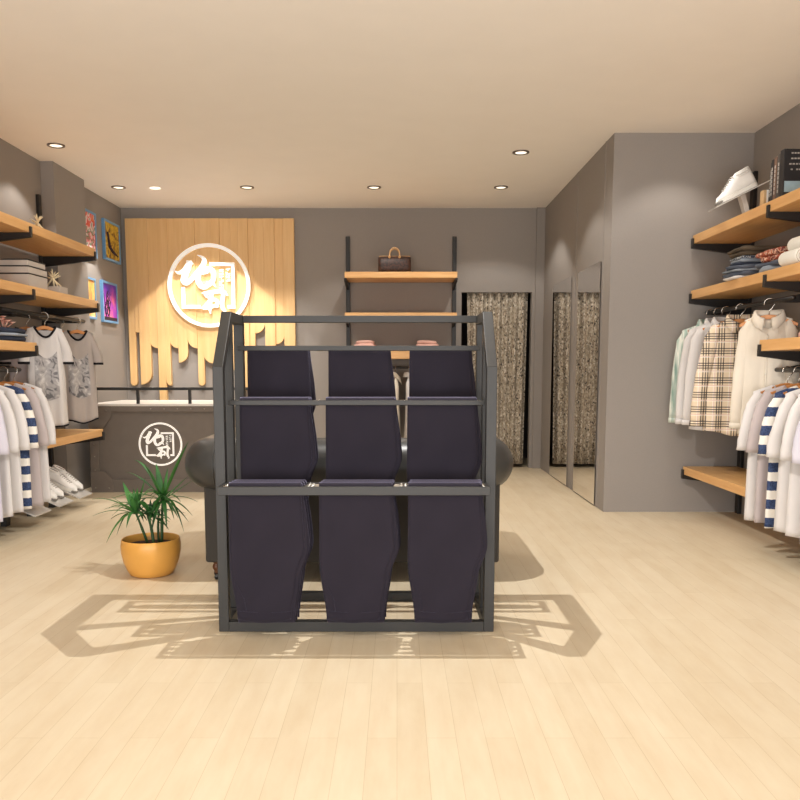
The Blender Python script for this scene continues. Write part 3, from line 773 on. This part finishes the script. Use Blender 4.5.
picture(8.20, 8.63, 1.56, 1.97, 'art_sunset', 'lower blue framed picture of a purple and pink sunset', 'tree')

# ------------------------------------------------------------------ sofa (seen from behind)
sf = thing('roll_arm_sofa', 'dark grey two seat sofa with rolled back seen from behind', 'sofa', (-.23, 4.5, 0))
SX0, SX1, SY0, SY1 = -.985, .525, 4.08, 4.90
bm = NB(); box(bm, SX0, SX1, SY0, SY0+.10, .10, .52); obj('back_panel', bm, 'sofa_fabric', sf, bevel=.012, world=True)
for x0, x1 in ((SX0, SX0+.15), (SX1-.15, SX1)):
    bm = NB(); box(bm, x0, x1, SY0+.10, SY1, .10, .52); obj('arm_panel', bm, 'leather', sf, bevel=.012, world=True)
bm = NB(); box(bm, SX0+.15, SX1-.15, SY0+.10, SY1-.01, .10, .29); obj('seat_base', bm, 'leather', sf, bevel=.012, world=True)
xm = (SX0+SX1)/2
for x0, x1 in ((SX0+.153, xm-.003), (xm+.003, SX1-.153)):
    bm = NB(); box(bm, x0, x1, SY0+.22, SY1-.01, .292, .42); obj('seat_cushion', bm, 'leather', sf, bevel=.03, seg=4, world=True)
bm = NB(); box(bm, SX0+.16, SX1-.16, SY0+.102, SY0+.215, .292, .62); obj('inner_back', bm, 'leather', sf, bevel=.04, seg=4, world=True)
# rolled top running along back and both arms
xa, xb, yc = SX0+.02, SX1-.055, SY0+.045; rr = .135; path = []
path += [(xa, y, .607) for y in (4.88, 4.70, 4.5, 4.3)]
for k in range(5):
    a = PI + k/4*PI/2; path.append((xa+.06+.06*math.cos(a), yc+.06+.06*math.sin(a), .607))
path += [(xa+.3+(xb-xa-.6)*k/6, yc, .607) for k in range(7)]
for k in range(5):
    a = -PI/2 + k/4*PI/2; path.append((xb-.06+.06*math.cos(a), yc+.06+.06*math.sin(a), .607))
path += [(xb, y, .607) for y in (4.3, 4.5, 4.7, 4.88)]
bm = NB(); tube(bm, path, [rr]*len(path), 28)
roll = obj('rolled_top', bm, 'leather', sf, smooth=True, world=True)
for x in (SX0+.07, SX0+.15, SX1-.07, SX1-.15, xm):
    bm = NB(); pts = [(x, yc-(rr+.001)*math.cos(a), .607+(rr+.001)*math.sin(a)) for a in [R(q) for q in range(-60, 150, 15)]]
    tube(bm, pts, .003, 6); obj('seam', bm, 'leather', roll, smooth=True, world=True)
for x in (SX0+.02, SX1-.055):
    bm = NB(); lathe(bm, [(.02, .0), (.128, .0), (.135, -.01), (.128, -.02), (.02, -.022)], 0, 0, 24)
    for v in bm.verts: v.co = Vector((v.co.x + x, 4.895 - v.co.z, .607 + v.co.y))
    obj('scroll_face', bm, 'leather', sf, smooth=False, bevel=.004, world=True)
for x in (SX0+.045, SX1-.045):
    for y in (SY0+.05, SY1-.06):
        bm = NB(); lathe(bm, [(.026, .10), (.022, .094), (.012, .088), (.019, .078), (.021, .068), (.018, .056), (.010, .046), (.014, .04), (.009, .034)], x, y, 16)
        lg = obj('leg', bm, 'turned_wood', sf, smooth=True, world=True)
        bm = NB(); tube(bm, [(x-.008, y, .018), (x+.008, y, .018)], .018, 14); tube(bm, [(x-.012, y, .034), (x+.012, y, .034)], .006, 6); obj('caster', bm, 'black_metal', lg, world=True)

# ------------------------------------------------------------------ trouser display rack
rk = thing('trouser_rack', 'charcoal metal three tier trouser display rack on the shop floor', 'display rack', (-.17, 3.5, 0))
RX0, RX1, RY0, RYM, RY1, RZL, RZT, q = -.743, .404, 3.28, 3.475, 3.765, 1.10, 1.332, .042
def poly_bar(bm, x, pts, wd):
    pass
for nm, x0 in (('left', RX0), ('right', RX1-q)):
    x1 = x0+q
    # closed outline of the side frame, built as an outer and an inner loop
    out = [(RY0, 0), (RY0, RZL), (RYM, RZT), (RY1, RZT), (RY1, 0)]
    inn = [(RY0+q, q), (RY0+q, RZL-.012), (RYM+.016, RZT-q), (RY1-q, RZT-q), (RY1-q, q)]
    bm = NB(); A = [[bm.verts.new((x, a, b)) for a, b in L] for x in (x0, x1) for L in (out, inn)]
    o0, i0, o1, i1 = A
    for k in range(5):
        j = (k+1) % 5
        bm.faces.new((o0[k], o0[j], i0[j], i0[k])); bm.faces.new((o1[k], i1[k], i1[j], o1[j]))
        bm.faces.new((o0[k], o1[k], o1[j], o0[j])); bm.faces.new((i0[k], i0[j], i1[j], i1[k]))
    obj('side_frame', bm, 'dark_metal', rk, bevel=.002, world=True)
    obj('middle_post', box(NB(), x0+.004, x1-.004, RYM+.01, RYM+.045, q, RZT-q), 'dark_metal', rk, bevel=.002, world=True)
a, b = RX0+q, RX1-q
obj('base_bar', box(NB(), a, b, RY0, RY0+q, 0, q), 'dark_metal', rk, bevel=.002, world=True)
obj('base_bar', box(NB(), a, b, RY1-q, RY1, 0, q), 'dark_metal', rk, bevel=.002, world=True)
obj('top_bar', box(NB(), a, b, RY1-q, RY1, RZT-.032, RZT-.001), 'dark_metal', rk, bevel=.002, world=True)
TIERS = [(.632, 3.145, 3.272, (3.183, 3.219, 3.255), .034, 'low'), (.960, 3.395, 3.475, (3.430, 3.466), .020, 'middle'), (1.193, 3.62, 3.70, (3.662,), .022, 'top')]
for z, y0, y1, rods, hgt, nm in TIERS:
    tr = obj('tier_frame', box(NB(), a-.004, b+.004, y0-.006, y0+.010, z-hgt, z), 'dark_metal', rk, bevel=.002, world=True)
    for (xx0, xx1, yy0, yy1) in ((a-.005, b+.005, y1, y1+.012), (a-.004, a+.010, y0, y1+.01), (b-.010, b+.004, y0, y1+.01)):
        obj('tier_bar', box(NB(), xx0, xx1, yy0, yy1, z-.02, z-.002), 'dark_metal', tr, bevel=.001, world=True)
    for y in rods:
        bm = NB(); tube(bm, [(a, y, z-.010), (b, y, z-.010)], .006, 8); obj('rod', bm, 'steel', tr, smooth=True, world=True)
        for xc in (-.352, -.338+.0, .018, .034, a+.018, b-.018):
            bm = NB(); tube(bm, [(xc-.008, y, z-.012), (xc+.008, y, z-.012)], .011, 8); obj('clip', bm, 'steel', tr, smooth=True, world=True)
# trousers draped over the rods
def trousers(label, loc, group, length=.541):
    t = thing('navy_trousers', label, 'trousers', loc, 0, group)
    def edges(d, back):
        """left and right x as a function of drop d (0..length)"""
        f = d/.545
        r_ = .298 + .012*min(1, max(0, (f-.08)/.36)) - .036*sm(.44, .66, f) - .026*sm(.6, 1, f); l_ = -.002 - .004*f + .030*sm(.55, 1, f)
        if back: r_ += .006*sm(.0, .3, f) + .004; l_ += -.006*sm(.2, .8, f)
        return l_, r_
    for k, (rad, ex, dx, nm) in enumerate(((.0165, 0, 0, 'front_leg'), (.0115, .014, .008, 'rear_leg'))):
        Lf, Lb = length+ex, length-.03+ex; arc = PI*rad; tot = Lf+arc+Lb
        def fn(u, v, k=k, rad=rad, dx=dx, Lf=Lf, Lb=Lb, arc=arc, tot=tot):
            s = v*tot
            if s < Lf: d = Lf-s; y = -rad; z = -d
            elif s < Lf+arc: a_ = (s-Lf)/rad; d = 0; y = -rad*math.cos(a_); z = rad*math.sin(a_)*.8
            else: d = s-Lf-arc; y = rad; z = -d
            l_, r_ = edges(d, k); x = l_+(r_-l_)*u + dx*min(1, d/.2)
            sg = -1 if y < 0 else 1
            y += sg*min(1, d/.12)*(.0015*math.sin(9*u+3*d*6) + .001*math.sin(17*u)) 
            if k == 0 and sg < 0: z += -.014*min(1, d/.3)*u*(d/length)*(1-u)*4
            return (x, y, z)
        bm = NB(); grid(bm, 22, 64, fn); obj(nm, bm, 'trouser', t, smooth=True, solid=.0035)
    # side pocket fold on the front
    bm = NB(); P = [(.008, .385), (.022, .400), (.038, .43), (.050, .47), (.056, .51)]
    tube(bm, [(x+.006, -.0195, -d) for x, d in P], [.0012, .0022, .0022, .0018, .0008], 6); obj('pocket_welt', bm, 'trouser', t, smooth=True)
    bm = NB(); tube(bm, [(.03+(.235)*k/12, -.0188, -.505-.008*math.sin(k/12*PI)) for k in range(13)], .0012, 6); obj('hem_stitch', bm, 'trouser', t, smooth=True)
    return t
t0 = None
cols = ({'low': -.664, 'middle': -.660, 'top': -.666}, 'left'), ({'low': -.306, 'middle': -.298, 'top': -.304}, 'middle'), ({'low': .047, 'middle': .046, 'top': .058}, 'right')
for z, y0, y1, rods, hgt, nm in TIERS:
    for x, cn in cols:
        for j, y in enumerate(rods):
            row = ['front', 'second', 'third'][j]
            lb = 'navy trousers on the %s tier of the rack, %s column, %s pair' % (nm if nm != 'low' else 'lowest', cn, row) if len(rods) > 1 else 'navy trousers on the top tier of the rack, %s column' % cn
            xx = x[nm] + j*.004
            if t0 is None: t0 = trousers(lb, (xx, y, z-.002), 'navy trousers on the display rack'); t0.scale = (.955, 1, 1)
            else:
                d = dup(t0, lb, (xx, y, z-(.002 if nm != 'top' else .018)))
                d.scale = ({'low': .955, 'middle': .965, 'top': .915}[nm], 1, {'low': 1, 'middle': 1, 'top': .97}[nm])

# ------------------------------------------------------------------ potted plant
PXc, PYc = -1.315, 4.25
pp = thing('potted_plant', 'leafy green dracaena in a round ochre pot on the floor', 'potted plant', (PXc, PYc, 0))
bm = NB()
prof = [(.02, 0), (.105, 0), (.118, .006), (.132, .03), (.150, .075), (.161, .125), (.163, .16), (.158, .192), (.155, .196), (.151, .192), (.150, .165), (.146, .150)]
lathe(bm, prof, n=48, sx=.955, sy=.955, cap=False); obj('pot', bm, 'pot', pp, smooth=True)
bm = NB(); lathe(bm, [(.142, .150), (.134, .158), (.08, .163), (.001, .165)], n=36); obj('soil', bm, 'soil', pp, smooth=True)
STEMS = [((-.02, .02, .15), (-.045, .0, .25), (-.072, -.01, .335), .0075), ((.02, -.02, .15), (.015, -.01, .25), (-.015, .01, .31), .0085),
         ((.05, .03, .15), (.055, .02, .27), (.068, .01, .40), .0085), ((.03, .05, .15), (.02, .05, .25), (.03, .07, .33), .007)]
for a, b, c, r_ in STEMS:
    bm = NB(); tube(bm, [Vector(a)*(1-t_)**2 + Vector(b)*2*t_*(1-t_) + Vector(c)*t_*t_ for t_ in [k/6 for k in range(7)]], [r_]*4+[r_*.8]*3, 8); obj('stem', bm, 'stem', pp, smooth=True)
def leaf(base, tip, lift, wd, fold=.25):
    b = Vector(base); t_ = Vector(tip); mid = (b+t_)/2 + Vector((0, 0, lift)); bm = NB(); n = 12
    d = (t_-b); side = Vector((-d.y, d.x, 0)) if (abs(d.x)+abs(d.y)) > .01 else Vector((1, 0, 0))
    side.normalize()
    if side.x < 0: side = -side
    side = (side + Vector((.8, 0, .1))).normalized() if abs(d.z) > abs(d.x) else side
    def fn(u, v):
        p = b*(1-v)**2 + mid*2*v*(1-v) + t_*v*v
        wv = wd*(.35 + .65*math.sin(min(1, v*1.9)*PI/2))*(1-v**2.6)
        e = 2*u-1
        return p + side*wv*e + Vector((0, 0, abs(e)*wv*fold))
    grid(bm, 4, n, fn); obj('leaf', bm, 'leaf', pp, smooth=True, solid=.0012)
def PP(px, py, dy):   # picture of the plant was read at its own depth: 1 px = 5.37 mm
    return ((px-150.7)*.00537, dy, .19-(py-538)*.00545)
RC, LC, MC = (.068, .01, .395), (-.072, -.01, .325), (.0, .02, .30)
up = lambda x, y, dy: PP(100+x/8, 440+y/8, dy)
for bs, tx, ty, dy, lf, wd in [
    (RC, 270, 170, .05, .10, .011), (RC, 385, 185, -.03, .04, .016), (RC, 450, 195, .04, .02, .018), (RC, 525, 240, .08, .0, .012), (RC, 835, -20, -.27, .03, .011),
    (RC, 700, 350, .12, .0, .007), (RC, 796, 487, -.02, .05, .007), (RC, 780, 572, -.10, .06, .008), (RC, 705, 710, -.08, .14, .008), (RC, 580, 680, -.1, .10, .013),
    (RC, 555, 660, .10, .09, .011), (RC, 435, 740, -.06, .08, .013), (RC, 165, 278, .12, .06, .009), (RC, 600, 470, -.10, .04, .012), (RC, 560, 340, -.1, .0, .012),
    (RC, 430, 300, .10, .0, .014), (RC, 655, 320, .15, .0, .007), (RC, 360, 470, .12, .05, .010), (RC, 470, 380, -.14, .04, .013),
    (LC, 200, 330, .0, .0, .020), (LC, 140, 440, -.06, .01, .013), (LC, -70, 480, .04, .06, .009), (LC, 0, 572, .08, .05, .008), (LC, -20, 590, -.05, .05, .009),
    (LC, 95, 790, -.08, .09, .012), (LC, 110, 770, .05, .10, .008), (LC, 90, 580, .10, .04, .009), (LC, 372, 300, .02, .0, .010), (LC, 340, 370, -.05, .02, .013), (LC, 350, 480, .08, .04, .010),
    (LC, 265, 672, -.10, .08, .012), (LC, 250, 400, .07, .0, .016), (LC, 310, 420, -.09, .0, .016), (LC, 215, 470, -.12, .02, .014), (LC, 160, 520, .12, .03, .011),
    (MC, 420, 540, .02, .04, .012), (MC, 340, 620, -.10, .06, .010), (MC, 500, 600, .12, .05, .009), (MC, 390, 480, .05, .0, .011), (MC, 460, 640, -.12, .07, .011), (MC, 300, 560, .14, .05, .010)] + [(rnd.choice((RC, LC, LC, MC)), rnd.uniform(40, 720), rnd.uniform(360, 720), rnd.uniform(-.16, .16), rnd.uniform(.03, .09), rnd.uniform(.008, .014)) for _ in range(44)]:
    leaf(bs, up(tx, ty, dy), lf, wd)

# ------------------------------------------------------------------ shoes
def shoe_h(q, high):
    return .044 + .008*sm(0, .15, q) + (.080 if high else .044)*min(1, max(0, (q-.14)/.46))**1.1 + .004*sm(.85, 1, q)
def sneaker(label, loc, rot, group=None, high=True, name='white_sneaker'):
    """toe towards -X, length .29, origin under the middle of the sole"""
    t = thing(name, label, 'shoe', loc, 0, group); t.rotation_euler = rot
    Ls = .29; n = 18
    def wd(q): return .036 + .014*math.sin(min(1, q/.55)*PI/2)*1.0 - .010*sm(.35, .65, q) + 0 if q > .02 else .03
    def plan(q):      # half width along the shoe, q 0 toe .. 1 heel
        return .050*math.sin(min(q/.30, 1)*PI/2)**.6*(1-.26*sm(.35, .7, q))*(1-.55*max(0, (q-.9)/.1)**2) + .004
    bm = NB(); m = 20; pts = []
    for i in range(m+1): q = i/m; pts.append((-Ls/2+Ls*q, plan(q)))
    for i in range(m, -1, -1): q = i/m; pts.append((-Ls/2+Ls*q, -plan(q)))
    prism(bm, pts, XY, 0, .026); obj('sole', bm, 'sole', t, bevel=.004)
    bm = NB(); rs = []
    for i in range(n+1):
        q = .015 + .975*i/n
        h = shoe_h(q, high) - .03*max(0, .06-q)/.06
        wdt = plan(q)*.93; ring = []
        for k in range(17):
            a = PI*k/16; ca, sa = math.cos(a), math.sin(a)
            top = 1 - .30*sm(.4, .62, q)*sa
            ring.append((-Ls/2+Ls*q, wdt*math.copysign(abs(ca)**.7, ca)*top, .024 + (h-.024)*sa**.62))
        rs.append(ring)
    rings(bm, rs, True, True); obj('upper', bm, 'white_shoe', t, smooth=True)
    bm = NB(); hz = .138 if high else .102
    tube(bm, [(.090+.046*math.cos(a), .024*math.sin(a), hz-.004+.003*math.cos(a)) for a in [2*PI*k/24 for k in range(25)]], .0085, 8)
    for s_ in ((.030, .016) if high else ()): tube(bm, [(.088+.052*math.cos(a), .031*math.sin(a), hz-s_*.9) for a in [2*PI*k/24 for k in range(25)]], .006, 8)
    obj('collar', bm, 'white_shoe', t, smooth=True)
    bm = NB(); lathe(bm, [(.030, hz-.001), (.001, hz-.0005)], .090, 0, 20, 1.4, .72); obj('lining', bm, 'toe', t)
    bm = NB(); prism(bm, [(-Ls/2-.003, -.026), (-Ls/2+.03, -.045), (-Ls/2+.03, .045), (-Ls/2-.003, .026)], XY, .004, .020); obj('toe_guard', bm, 'toe', t, bevel=.006)
    for k in range(6):
        q = .26 + .058*k; x = -Ls/2+Ls*q
        h = shoe_h(q, high)
        bm = NB(); tube(bm, [(x-.002, -.024, h-.004), (x-.005, -.010, h+.005), (x-.005, .010, h+.005), (x-.002, .024, h-.004)], .0034, 6); obj('lace', bm, 'acrylic', t, smooth=True)
    return t
ss = thing('shoe_stand', 'clear slanted shoe stand with a strut on the top right shelf', 'shoe stand', (2.3, 5.58, 2.062))
bm = NB(); prism(bm, [(2.11, 2.148), (2.49, 2.338), (2.487, 2.345), (2.107, 2.155)], XZ, 5.51, 5.65); obj('plate', bm, 'acrylic', ss, world=True)
bm = NB(); prism(bm, [(2.285, 2.233), (2.315, 2.248), (2.37, 2.076), (2.34, 2.070)], XZ, 5.555, 5.605); obj('strut', bm, 'acrylic', ss, world=True)
obj('foot', box(NB(), 2.28, 2.42, 5.52, 5.64, 2.062, 2.071), 'acrylic', ss, world=True)
sneaker('white high-top sneaker on the slanted stand, top right shelf', (2.272, 5.58, 2.2395), (0, -math.atan2(.208, .415), 0))
def floor_stand(cy, label, empty=False):
    t = thing('floor_shoe_stand', label, 'shoe stand', (-2.66, cy, 0), 0, 'slanted shoe stands under the low left shelf')
    bm = NB(); prism(bm, [(-2.86, .26), (-2.47, .085), (-2.467, .092), (-2.857, .267)], XZ, cy-.13, cy+.13); obj('plate', bm, 'acrylic', t, world=True)
    bm = NB(); prism(bm, [(-2.74, .205), (-2.70, .187), (-2.72, .0), (-2.76, .0)], XZ, cy-.03, cy+.03); obj('strut', bm, 'dark_metal', t, world=True)
floor_stand(6.36, 'far slanted shoe stand carrying the white sneakers by the counter')
floor_stand(5.98, 'middle slanted shoe stand under the low left shelf')
floor_stand(5.58, 'nearest slanted shoe stand beneath the long left tees')
# toes point into the room (+X) and down the slope
sl = math.atan2(.175, .39)
for y, cyy, lb in ((6.30, 6.36, 'left white sneaker of the pair by the counter'), (6.42, 6.36, 'right white sneaker of the pair by the counter'), (5.92, 5.98, 'left white sneaker on the middle stand behind the taupe tee'), (6.04, 5.98, 'right white sneaker on the middle stand behind the taupe tee')):
    s_ = sneaker(lb, (-2.655, y, .178), (0, 0, 0), 'white sneakers on the floor stands', high=False)
    s_.rotation_mode = 'QUATERNION'
    s_.rotation_quaternion = (Matrix.Rotation(sl, 3, 'Y') @ Matrix.Rotation(PI, 3, 'Z')).to_quaternion()

# ------------------------------------------------------------------ things on the right shelves
def book(y0, y1, x0, dx, h, z, mat, label, lean=0, cover=False):
    t = thing('book', label, 'book', (x0, (y0+y1)/2, z), 0, 'upright books on the top right shelf')
    bm = NB(); box(bm, 0, dx, -(y1-y0)/2, (y1-y0)/2, 0, h); obj('cover', bm, mat, t, bevel=.002)
    bm = NB(); box(bm, .006, dx+.0006, -(y1-y0)/2+.003, (y1-y0)/2-.003, .003, h+.0006); obj('pages', bm, 'paper', t)
    t.rotation_euler = (lean, 0, 0)
    bm = NB()
    if cover:
        for k, (a, b) in enumerate(((.04, .19), (.04, .20), (.03, .20), (.04, .18))):
            zz = h-.02-.03*k
            for s in range(9):
                if (s*k) % 4 != 3: box(bm, a+s*(b-a)/9, a+(s+.7)*(b-a)/9, -(y1-y0)/2-.001, -(y1-y0)/2+.001, zz-.008, zz)
        obj('cover_lettering', bm, 'book_text', t)
        bm = NB(); box(bm, .008, dx-.004, -(y1-y0)/2-.001, -(y1-y0)/2+.001, .03, .09); obj('cover_picture', bm, 'book_blue', t)
    else:
        for k in range(7):
            zz = .04 + k*(h-.08)/7; box(bm, -.001, .001, -.006, .006, zz, zz+.018)
        obj('spine_lettering', bm, 'book_text', t)
Zs = 2.0625
book(4.94, 4.965, 2.205, .19, .235, Zs+.0, 'book_black', 'black book leaning at the far end of the shelf books', lean=R(5))
book(4.902, 4.928, 2.20, .19, .245, Zs, 'book_black', 'black book second from the far end of the shelf books')
book(4.86, 4.895, 2.20, .19, .25, Zs, 'book_brown', 'brown spined book in the middle of the shelf books')
book(4.815, 4.855, 2.20, .19, .256, Zs, 'book_grey', 'grey book just behind the front black book')
book(4.76, 4.81, 2.195, .25, .268, Zs, 'book_black', 'large dark book whose lettered cover faces the room', cover=True)
t = thing('small_card_box', 'small tan card box between the sneaker stand and books', 'box', (2.235, 5.06, Zs))
obj('box_body', box(NB(), -.025, .025, -.025, .025, 0, .10), 'tan_card', t, bevel=.002)
bm = NB(); box(bm, -.008, .006, -.0255, .0255, 0, .1005); obj('band', bm, 'white_shoe', t)
def folded(name, label, x, y, z, layers, rx, ry, group, rz=0):
    t = thing(name, label, 'folded clothes', (x, y, z), rz, group); zz = 0
    for k, (mt, h_) in enumerate(layers):
        bm = NB(); blob(bm, rnd.uniform(-.01, .01), rnd.uniform(-.01, .01), zz, rx*rnd.uniform(.92, 1.04), ry*rnd.uniform(.92, 1.04), h_*1.12, seed=k+int(x*37)+int(y*11), nf=3+k % 2, amp=.16)
        obj('fold', bm, mt, t, smooth=True); zz += h_
    return t
z2 = 1.6645
GRF = 'folded clothes on the right shelf'
folded('folded_jeans', 'folded blue jeans lying at the far end of the right shelf', 2.32, 5.36, z2, [('white_cloth', .018), ('denim', .030), ('denim_light', .014), ('denim', .024), ('denim_dark', .016)], .165, .13, GRF)
folded('folded_jeans', 'light blue folded jeans on the blue jeans, right shelf', 2.32, 5.37, z2+.103, [('denim_light', .022), ('dots', .018)], .145, .12, GRF)
folded('folded_trousers', 'olive brown folded trousers topping the jeans pile', 2.33, 5.36, z2+.145, [('brown_cloth', .026), ('brown_cloth', .026)], .165, .14, GRF)
folded('folded_shirt', 'pale grey folded shirt under the rust patterned scarf', 2.34, 4.98, z2, [('denim_light', .035), ('denim', .03)], .13, .14, GRF)
folded('folded_scarf', 'rust red and white patterned folded scarf on right shelf', 2.36, 5.0, z2+.067, [('paisley', .035), ('paisley', .035)], .14, .15, GRF, .2)
def towel(x, y, z, label):
    t = thing('rolled_towel', label, 'towel', (x, y, z), 0, 'rolled white towels on the right shelf')
    r_ = .044; bm = NB(); n = 28
    rings(bm, [[(rr_*math.cos(2*PI*k/n), yy, r_+rr_*math.sin(2*PI*k/n)) for k in range(n)] for rr_, yy in ((r_*.8, -.105), (r_*.96, -.10), (r_, -.09), (r_, .09), (r_*.96, .10), (r_*.8, .105))])
    ro = obj('roll', bm, 'towel', t, smooth=True)
    bm = NB(); tube(bm, [((.004+.0052*a/PI)*math.cos(a)*1.25, -.1055, r_+(.004+.0052*a/PI)*math.sin(a)*1.25) for a in [k*PI/8 for k in range(44)]], .0016, 5)
    obj('spiral_edge', bm, 'towel_groove', ro, smooth=True)
towel(2.215, 4.62, z2, 'bottom rolled white towel, nearest the patterned scarf')
towel(2.31, 4.62, z2, 'bottom rolled white towel, nearest the right wall')
towel(2.262, 4.62, z2+.078, 'top rolled white towel resting on two others')
folded('folded_knit', 'pink folded knit on the shelf above the near tees', 2.42, 4.62, 1.2635, [('pink_cloth', .04), ('pink_cloth', .04)], .11, .12, 'folded knits on the near right shelf')

# ------------------------------------------------------------------ things on the left shelves
def antler(label, x, y, z, s, seed, group, base=None):
    t = thing('antler_ornament', label, 'ornament', (x, y, z), 0, group); rg = random.Random(seed)
    z0 = 0
    if base:
        bm = NB(); box(bm, -base/2, base/2, -.07, .07, 0, .05); obj('block', bm, 'box_grey', t, bevel=.002); z0 = .05
    for k in range(7):
        a = k*2.4; d = Vector((math.cos(a), .4*math.sin(a), .5+.8*rg.random())).normalized()*s
        p0 = Vector((-d.x*.7, -d.y*.7, z0+.006)); p3 = Vector((d.x*.7, d.y*.7, z0+d.z*1.3+.01)); mid = (p0+p3)/2 + Vector((0, 0, .015))
        bm = NB(); tube(bm, [p0, mid, p3], [.005, .006, .003], 7)
        tube(bm, [mid, mid + Vector((rg.uniform(-.03, .03), rg.uniform(-.02, .02), .035))], [.005, .002], 6)
        obj('tine', bm, 'antler', t, smooth=True)
antler('pale antler ornament standing on the topmost left shelf', -2.60, 6.02, 2.0805, .09, 2, 'antler ornaments on the left shelves')
antler('pale antler ornament on a grey block beside the boxes', -2.60, 6.24, 1.6555, .10, 8, 'antler ornaments on the left shelves', .16)
names = ['bottom pale grey box with black lid on the left shelf', 'middle pale grey box of the stack of three', 'topmost pale grey box of the stack of three']
zz = 1.6555
for k, (hh, ins) in enumerate(((.095, 0), (.05, .0), (.045, .008))):
    t = thing('lidded_box', names[k], 'box', (-2.665, 5.85, zz), 0, 'stacked pale boxes on the left shelf')
    hx, hy = .125-ins, .15-ins
    obj('box_body', box(NB(), -hx, hx, -hy, hy, 0, hh-.008), 'box_grey', t, bevel=.002)
    obj('lid_edge', box(NB(), -hx-.002, hx+.002, -hy-.002, hy+.002, hh-.008, hh), 'box_black', t, bevel=.001)
    zz += hh+.0005
folded('folded_jeans', 'dark folded jeans at the end of the lower left shelf', -2.61, 5.47, 1.2725, [('denim_dark', .035), ('denim_light', .02), ('denim_dark', .03)], .10, .15, None)
t = thing('coral_flowers', 'coral pink paper flowers on the folded dark jeans', 'flowers', (-2.60, 5.42, 1.366), 0)
for k in range(9):
    a = k*2.4; r_ = .012*math.sqrt(k)*1.6; bm = NB(); cx_, cy_ = r_*math.cos(a), r_*math.sin(a)
    for j in range(6):
        b_ = j*PI/3+k; rings(bm, [[(cx_+.012*math.cos(b_)*q_+.010*math.cos(c_)*(q_+.2), cy_+.012*math.sin(b_)*q_+.010*math.sin(c_)*(q_+.2), .004+.055*(1-r_/.08)+.012*q_+.003*math.sin(c_*2)) for c_ in [2*PI*i_/6 for i_ in range(6)]] for q_ in (.2, .7, 1.0)])
    tube(bm, [(cx_*.4, cy_*.4, 0), (cx_, cy_, .006+.055*(1-r_/.08))], .003, 5)
    obj('flower', bm, 'coral', t, smooth=True)
